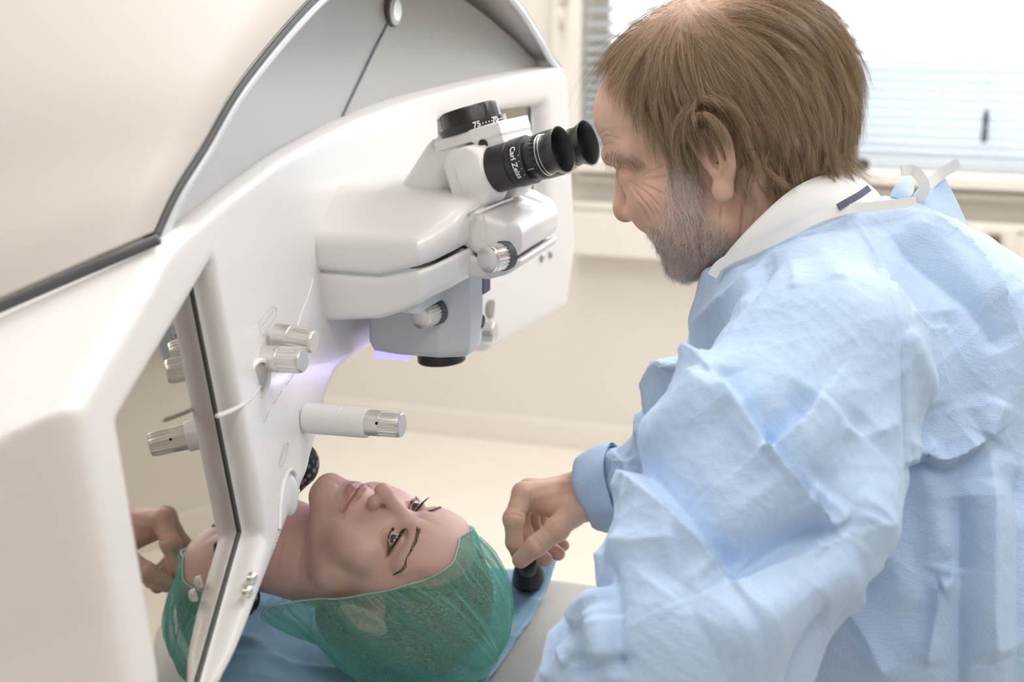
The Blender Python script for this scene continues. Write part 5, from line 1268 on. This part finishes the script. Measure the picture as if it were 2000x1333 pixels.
# overall crumple of the stiff non-woven cloth
def crumple(P, n, lo, hi, seed):
    r = np.random.default_rng(seed); s_ = np.zeros(len(P))
    for _ in range(n):
        d = r.normal(size=3); d /= np.linalg.norm(d); wv = 2*math.pi/r.uniform(lo, hi); q = P+.012*np.sin(P[:, [1, 2, 0]]*r.uniform(25, 60)+r.uniform(0, 6, 3))
        s_ += (1-np.abs(np.sin(q@d*wv+r.uniform(0, 6))))**2.2-.3
    return s_/math.sqrt(n)
disp += .0026*crumple(Vl, 9, .10, .24, 3)+.0007*crumple(Vl, 10, .02, .055, 5)
Vl = Vl+Nn*disp[:, None]
m, nt, b = new_mat('blue_nonwoven_gown'); L = nt.links.new
tc = nt.nodes.new('ShaderNodeTexCoord'); vo = nt.nodes.new('ShaderNodeTexVoronoi'); vo.inputs['Scale'].default_value = 620; vo.inputs['Randomness'].default_value = .35
L(tc.outputs['Object'], vo.inputs['Vector'])
rp = nt.nodes.new('ShaderNodeValToRGB'); rp.color_ramp.elements[0].position = .1; rp.color_ramp.elements[1].position = .55
rp.color_ramp.elements[0].color = (.36, .525, .80, 1); rp.color_ramp.elements[1].color = (.485, .64, .865, 1)
L(vo.outputs['Distance'], rp.inputs[0]); L(rp.outputs[0], b.inputs['Base Color']); b.inputs['Roughness'].default_value = .62; b.inputs['Sheen Weight'].default_value = .15
bpn = nt.nodes.new('ShaderNodeBump'); bpn.inputs['Strength'].default_value = .35; bpn.inputs['Distance'].default_value = .0006
L(vo.outputs['Distance'], bpn.inputs['Height']); L(bpn.outputs['Normal'], b.inputs['Normal'])
M['gown'] = m
gown = mesh_np('gown', Vl, Q, M['gown'], man)
# ---- white collar, binding, ties
M['shirt'] = plain('white_pique_shirt', (.83, .83, .83), .75, bump=.35, bscale=1800)
def loft(name, A_, B_, mat, parent, n=64, rows=8, bulge=.004, thick=.0016):
    a = catmull(np.array([PP(*p) for p in A_]), 8, True); b2 = catmull(np.array([PP(*p) for p in B_]), 8, True); n = len(a)
    c = (a.mean(0)+b2.mean(0))/2; V = []
    for lay in (0, 1):
        for i in range(rows):
            t = i/(rows-1); p = a*(1-t)+b2*t; o = p-c; o /= np.linalg.norm(o, axis=1)[:, None]
            V.append(p+o*(bulge*math.sin(math.pi*t)-lay*thick))
    V = np.concatenate(V); F = []; H = rows*n
    for i in range(rows-1):
        for j in range(n):
            k = (j+1) % n; F.append((i*n+j, i*n+k, (i+1)*n+k, (i+1)*n+j)); F.append((H+i*n+j, H+(i+1)*n+j, H+(i+1)*n+k, H+i*n+k))
    for j in range(n):
        k = (j+1) % n; F.append((j, H+j, H+k, k)); q = (rows-1)*n; F.append((q+j, q+k, H+q+k, H+q+j))
    return mesh_np(name, V, np.array(F), mat, parent)
UPC = [(1662, 338, 1.275), (1618, 338, 1.22), (1550, 368, 1.19), (1480, 428, 1.185), (1415, 500, 1.20), (1392, 545, 1.25), (1420, 520, 1.35), (1530, 420, 1.375), (1625, 350, 1.34)]
LOC = [(1735, 405, 1.275), (1690, 422, 1.205), (1600, 446, 1.185), (1490, 506, 1.185), (1412, 560, 1.21), (1392, 600, 1.26), (1440, 580, 1.385), (1580, 480, 1.41), (1690, 420, 1.36)]
loft('shirt_collar', UPC, LOC, M['shirt'], man)
nv = np.array([PP(1634, 406, 1.170), PP(1655, 394, 1.178), PP(1676, 382, 1.19), PP(1694, 369, 1.205)])
def ribbon(name, pts, width, mat, parent, thick=.0006, up=None, sub=6):
    c = catmull(np.array(pts), sub); T = np.gradient(c, axis=0); T /= np.linalg.norm(T, axis=1)[:, None]
    vw = c-CAM; vw /= np.linalg.norm(vw, axis=1)[:, None]; s_ = np.cross(T, vw) if up is None else np.cross(T, np.asarray(up, float)); s_ /= np.linalg.norm(s_, axis=1)[:, None]
    N = np.cross(s_, T); return strip(name, c-s_*width/2, c+s_*width/2, thick, N, mat, parent)
ribbon('collar_stripe', [p-.006*FWD for p in nv], .0058, plain('navy_stripe', (.10, .10, .17), .7, bump=.4, bscale=1500), man)
bl_px = catmull(np.array([(1390, 540), (1402, 520), (1424, 506), (1450, 496), (1500, 474), (1560, 444), (1600, 424), (1650, 410), (1700, 405), (1745, 400), (1786, 394)], float), 5)
bt = np.interp(bl_px[:, 0], [1390, 1410, 1450, 1500, 1549, 1600, 1650, 1700, 1745, 1786], [1.198, 1.192, 1.183, 1.172, 1.164, 1.166, 1.175, 1.190, 1.203, 1.212])
bt = np.convolve(np.pad(bt, 4, mode='edge'), np.ones(9)/9, 'valid'); bl_ = np.array([at(x, y, t) for (x, y), t in zip(bl_px, bt-.003)])
M['binding'] = plain('white_binding', (.86, .86, .86), .7, bump=.3, bscale=1500)
ribbon('neck_binding', bl_-.004*FWD, .0080, M['binding'], man, .0008, sub=2)
ribbon('neck_tie', [PP(1786, 394, 1.245), PP(1803, 378, 1.24), PP(1803, 356, 1.238), PP(1785, 334, 1.24), PP(1760, 334, 1.235)], .0095, M['binding'], man, sub=8)
ribbon('neck_tie', [PP(1790, 392, 1.245), PP(1806, 370, 1.25), PP(1838, 340, 1.255), PP(1874, 318, 1.25)], .0095, M['binding'], man, sub=8)
def sheet(name, rows_, mat, parent, thick=.0007):
    G = np.array([[PP(*p) for p in r] for r in rows_]); G = np.array([catmull(r, 8) for r in G]); G = np.stack([catmull(G[:, j], 8) for j in range(G.shape[1])], 1)
    a, b2 = G.shape[:2]; V = G.reshape(-1, 3); I = np.arange(a*b2).reshape(a, b2); q = np.stack([I[:-1, :-1], I[1:, :-1], I[1:, 1:], I[:-1, 1:]], -1).reshape(-1, 4)
    N = vnormals(V, q); V2 = V-N*thick; n0 = len(V); bd = np.concatenate([I[0, :], I[1:, -1], I[-1, ::-1][1:], I[::-1, 0][1:]])
    F = np.concatenate([q, q[:, ::-1]+n0, np.array([(bd[i], bd[i+1], bd[i+1]+n0, bd[i]+n0) for i in range(len(bd)-1)])])
    return mesh_np(name, np.concatenate([V, V2]), F, mat, parent)
sheet('gown_flap', [[(1792, 392, 1.245), (1812, 368, 1.25), (1845, 346, 1.26)], [(1805, 410, 1.235), (1835, 400, 1.24), (1868, 390, 1.265)], [(1830, 435, 1.22), (1862, 440, 1.235), (1893, 445, 1.265)], [(1868, 480, 1.20), (1905, 500, 1.22), (1930, 520, 1.26)]], M['gown'], man)
sheet('gown_flap', [[(1738, 382, 1.25), (1750, 360, 1.26), (1772, 346, 1.27)], [(1745, 386, 1.245), (1765, 368, 1.25), (1782, 352, 1.265)], [(1770, 392, 1.24), (1782, 380, 1.245), (1786, 366, 1.26)]], M['gown'], man)
# cuff of the far sleeve
c0, c1 = PP(1143, 955, 1.475), PP(1205, 949, 1.466); ca, cu_, cv = frame_of(c1-c0); V = []; th = np.arange(72)*2*math.pi/72
for s_, r0 in ((.0, .0385), (.15, .0412), (.45, .0440), (.75, .0450), (1.0, .0430)):
    rr = r0*(1+.05*np.sin(th*3+s_*2.5)+.03*np.sin(th*7+1+s_*3)); V.append(c0+(c1-c0)*s_+ca*(.004*np.sin(th*2))[:, None]+np.outer(rr*np.cos(th), cu_)+np.outer(rr*np.sin(th), cv))
Vo = np.concatenate(V); Vn = np.concatenate([v+(c0*(1-k/4)+c1*k/4-v)*.05 for k, v in enumerate(V)]); F = []; n_ = 72; H = len(Vo)
for k in range(4):
    for j in range(n_):
        q = (j+1) % n_; F += [(k*n_+j, k*n_+q, (k+1)*n_+q, (k+1)*n_+j), (H+k*n_+j, H+(k+1)*n_+j, H+(k+1)*n_+q, H+k*n_+q)]
F += [(j, H+j, H+(j+1) % n_, (j+1) % n_) for j in range(n_)]
mesh_np('cuff', np.concatenate([Vo, Vn]), np.array(F), M['gown'], man)
# ---- right hand on the joystick
FING = {'index': [(1022, 964, 1.462, .0110), (1003, 1014, 1.452, .0100), (1004, 1060, 1.458, .0085), (1014, 1088, 1.466, .0075)],
        'middle': [(1034, 957, 1.484, .0110), (1014, 1018, 1.490, .0100), (1040, 1072, 1.482, .0085), (1065, 1094, 1.474, .0078)],
        'ring': [(1048, 957, 1.504, .0105), (1034, 1020, 1.515, .0095), (1064, 1066, 1.503, .0082), (1090, 1082, 1.488, .0075)],
        'little': [(1064, 964, 1.522, .0092), (1054, 1018, 1.532, .0082), (1078, 1052, 1.520, .0072), (1100, 1066, 1.506, .0066)],
        'thumb': [(1118, 1000, 1.452, .0140), (1088, 1034, 1.436, .0118), (1048, 1066, 1.434, .0108), (1017, 1094, 1.442, .0088)]}
def hand_f(P):
    f = rcone(P, PP(1240, 955, 1.50), PP(1140, 966, 1.482), .030, .026)
    for nm, ch_ in FING.items():
        if nm != 'thumb': f = smin(f, rcone(P, PP(1132, 970, 1.482), PP(*ch_[0][:3]), .019, .0115), .010)
    f = smin(f, rcone(P, PP(1132, 985, 1.468), PP(*FING['thumb'][0][:3]), .019, .0150), .010)
    f = smin(f, rcone(P, PP(1112, 1000, 1.458), PP(1040, 985, 1.470), .0125, .0085), .010)
    for nm, ch_ in FING.items():
        g = None
        for i in range(3):
            s_ = rcone(P, PP(*ch_[i][:3]), PP(*ch_[i+1][:3]), ch_[i][3], ch_[i+1][3]); g = s_ if g is None else smin(g, s_, .004)
        g = smin(g, sph(P, PP(*ch_[1][:3]), ch_[1][3]*1.08), .003)
        f = smin(f, g, .006 if nm == 'thumb' else .0045)
    return f
hc_ = PP(1080, 1000, 1.48)
Vl, Q = sdf_mesh(hand_f, hc_-.13, hc_+.13, .004, 2)
Nn = vnormals(Vl, Q); x, y, _ = project(Vl); disp = np.zeros(len(Vl))
for pts, a_ in (([(1028, 960), (1080, 945), (1130, 942)], .8), ([(1040, 975), (1090, 962), (1140, 958)], .8), ([(1050, 945), (1100, 938)], .6)):
    g3, _ = cam_cast(hand_f, catmull(np.array(pts, float), 4), 1.3, 1.62); disp += a_/1000*np.exp(-(seg_d(Vl, g3)[0]/.0035)**2)
for pts in ([(1040, 1052), (1054, 1070)], [(1044, 1049), (1058, 1067)], [(1000, 1005), (1020, 1010)], [(1020, 1000), (1048, 1018)], [(1042, 985), (1050, 1012)], [(1080, 1010), (1100, 1030)]):
    g3, _ = cam_cast(hand_f, catmull(np.array(pts, float), 4), 1.3, 1.62); disp -= .0007*np.exp(-(seg_d(Vl, g3)[0]/.0014)**2)
Vl = Vl+Nn*disp[:, None]
tint = np.ones((len(Vl), 3))
for nm, ch_ in FING.items():
    for k in (1, 3): blend(.25*np.exp(-(np.sqrt(((Vl-PP(*ch_[k][:3]))**2).sum(1))/.013)**2), (1.0, .80, .76))
BODY.append((Vl, Q, tint))
M['nail'] = plain('fingernail', (.66, .44, .36), .28, coat=.3)
for nm in ('thumb',):
    t1, t2 = PP(*FING[nm][2][:3]), PP(*FING[nm][3][:3]); ax = (t2-t1)/np.linalg.norm(t2-t1)
    nd, _ = cam_cast(hand_f, [(1022, 1084)], 1.3, 1.62); nc = nd[0]; g = np.array([(hand_f((nc+e)[None])-hand_f((nc-e)[None]))[0] for e in np.eye(3)*.0005]); g /= np.linalg.norm(g)
    sd = np.cross(g, ax); V = []; F = []
    for i in range(9):
        for j in range(9):
            u, v = (i/8-.5)*2, (j/8-.5)*2; r = min(1, 1/max(abs(u)+1e-6, abs(v)+1e-6)/1)
            p = nc+ax*u*.0068+sd*v*.0055*math.sqrt(max(0, 1-(max(u, 0)**4)))
            for _ in range(3): p = p-g*float(hand_f(p[None])[0])
            V.append(p+g*.0006)
    F = [(i*9+j, i*9+j+1, (i+1)*9+j+1, (i+1)*9+j) for i in range(8) for j in range(8)]
    mesh_np('fingernail', V, np.array(F), M['nail'], man)

# the left hand below the frame, trousers, shoes and the stool he sits on
wr_ = PP(1140, 966, 1.482); lw = PP(1140, 1492, 1.045); HV = BODY[1][0]
lh = (HV-wr_)*np.array([1, -1, 1])+lw; fd = PP(1240, 955, 1.50)-wr_; fd /= np.linalg.norm(fd); kq = (((HV-wr_)@fd)[BODY[1][1]] < .022).all(1)
BODY.append((lh, BODY[1][1][kq][:, ::-1], BODY[1][2]))
pv = PP(1880, 1650, 1.24); sx_, sy_ = pv[0]+.02, pv[1]
M['trousers'] = plain('blue_scrub_trousers', (.16, .24, .40), .8)
def trouser_f(P):
    f = None
    for sy in (-1, 1):
        hp = np.array([sx_, sy_+sy*.09, .62]); kn = np.array([sx_-.17, sy_+sy*.17, .60]); an = np.array([sx_-.10, sy_+sy*.19, .10])
        g = smin(rcone(P, hp, kn, .095, .075), rcone(P, kn, an, .072, .06), .03); f = g if f is None else smin(f, g, .03)
    return f
sdf_obj('trousers', trouser_f, (sx_-.35, sy_-.35, .02), (sx_+.15, sy_+.35, .78), .016, M['trousers'], man, 1)
for sy in (-1, 1):
    q = np.array([sx_-.10, sy_+sy*.19, .0]); sdf_obj('shoe', lambda P: smax(smin(ell(P, q+np.array([-.07, 0, .03]), (.14, .048, .045)), ell(P, q+np.array([0, 0, .06]), (.06, .045, .06)), .02), .002-P[:, 2], .006), q+np.array([-.25, -.09, -.02]), q+np.array([.1, .09, .14]), .009, M['white'], man, 1)
stool = empty('round_stool', 'round black stool under the seated man in the blue gown', 'stool')
lathe('seat', (sx_+.02, sy_, .43), (0, 0, 1), [(0, .16), (.02, .175), (.05, .175), (.065, .16), (.068, .02)], M['black_matte'], stool, 48)
lathe('column', (sx_+.02, sy_, .05), (0, 0, 1), [(0, .03), (.2, .03), (.2, .022), (.385, .022)], M['alu'], stool, 28)
for k in range(5):
    a_ = k*2*math.pi/5; e_ = np.array([sx_+.02+.26*math.cos(a_), sy_+.26*math.sin(a_), .06])
    tube('leg', [(sx_+.02, sy_, .085), tuple(e_)], [.018, .013], M['alu'], stool, 10); lathe('castor', e_+np.array([0, -.012, -.035]), (0, 1, 0), [(0, .020), (.004, .025), (.020, .025), (.024, .020)], M['black_matte'], stool, 20)
# the body is one figure: head, neck, trunk and arms inside the gown, and the hand
Vi, Qi = sdf_mesh(lambda P: gown_f(P)+.034, (-.60, .80, .45), (.45, 1.62, 1.34), .018, 0); BODY.append((Vi, Qi, np.ones((len(Vi), 3))))
Vi, Qi = sdf_mesh(lambda P: rcone(P, PP(1160, 960, 1.478), PP(1345, 905, 1.44), .024, .032), PP(1250, 930, 1.46)-.2, PP(1250, 930, 1.46)+.2, .008, 0); BODY.append((Vi, Qi, np.ones((len(Vi), 3))))
o_ = np.cumsum([0]+[len(b_[0]) for b_ in BODY])
mesh_np('body', np.concatenate([b_[0] for b_ in BODY]), np.concatenate([b_[1]+k for b_, k in zip(BODY, o_)]), M['skin_m'], man, attrs={'tint': np.concatenate([b_[2] for b_ in BODY])})
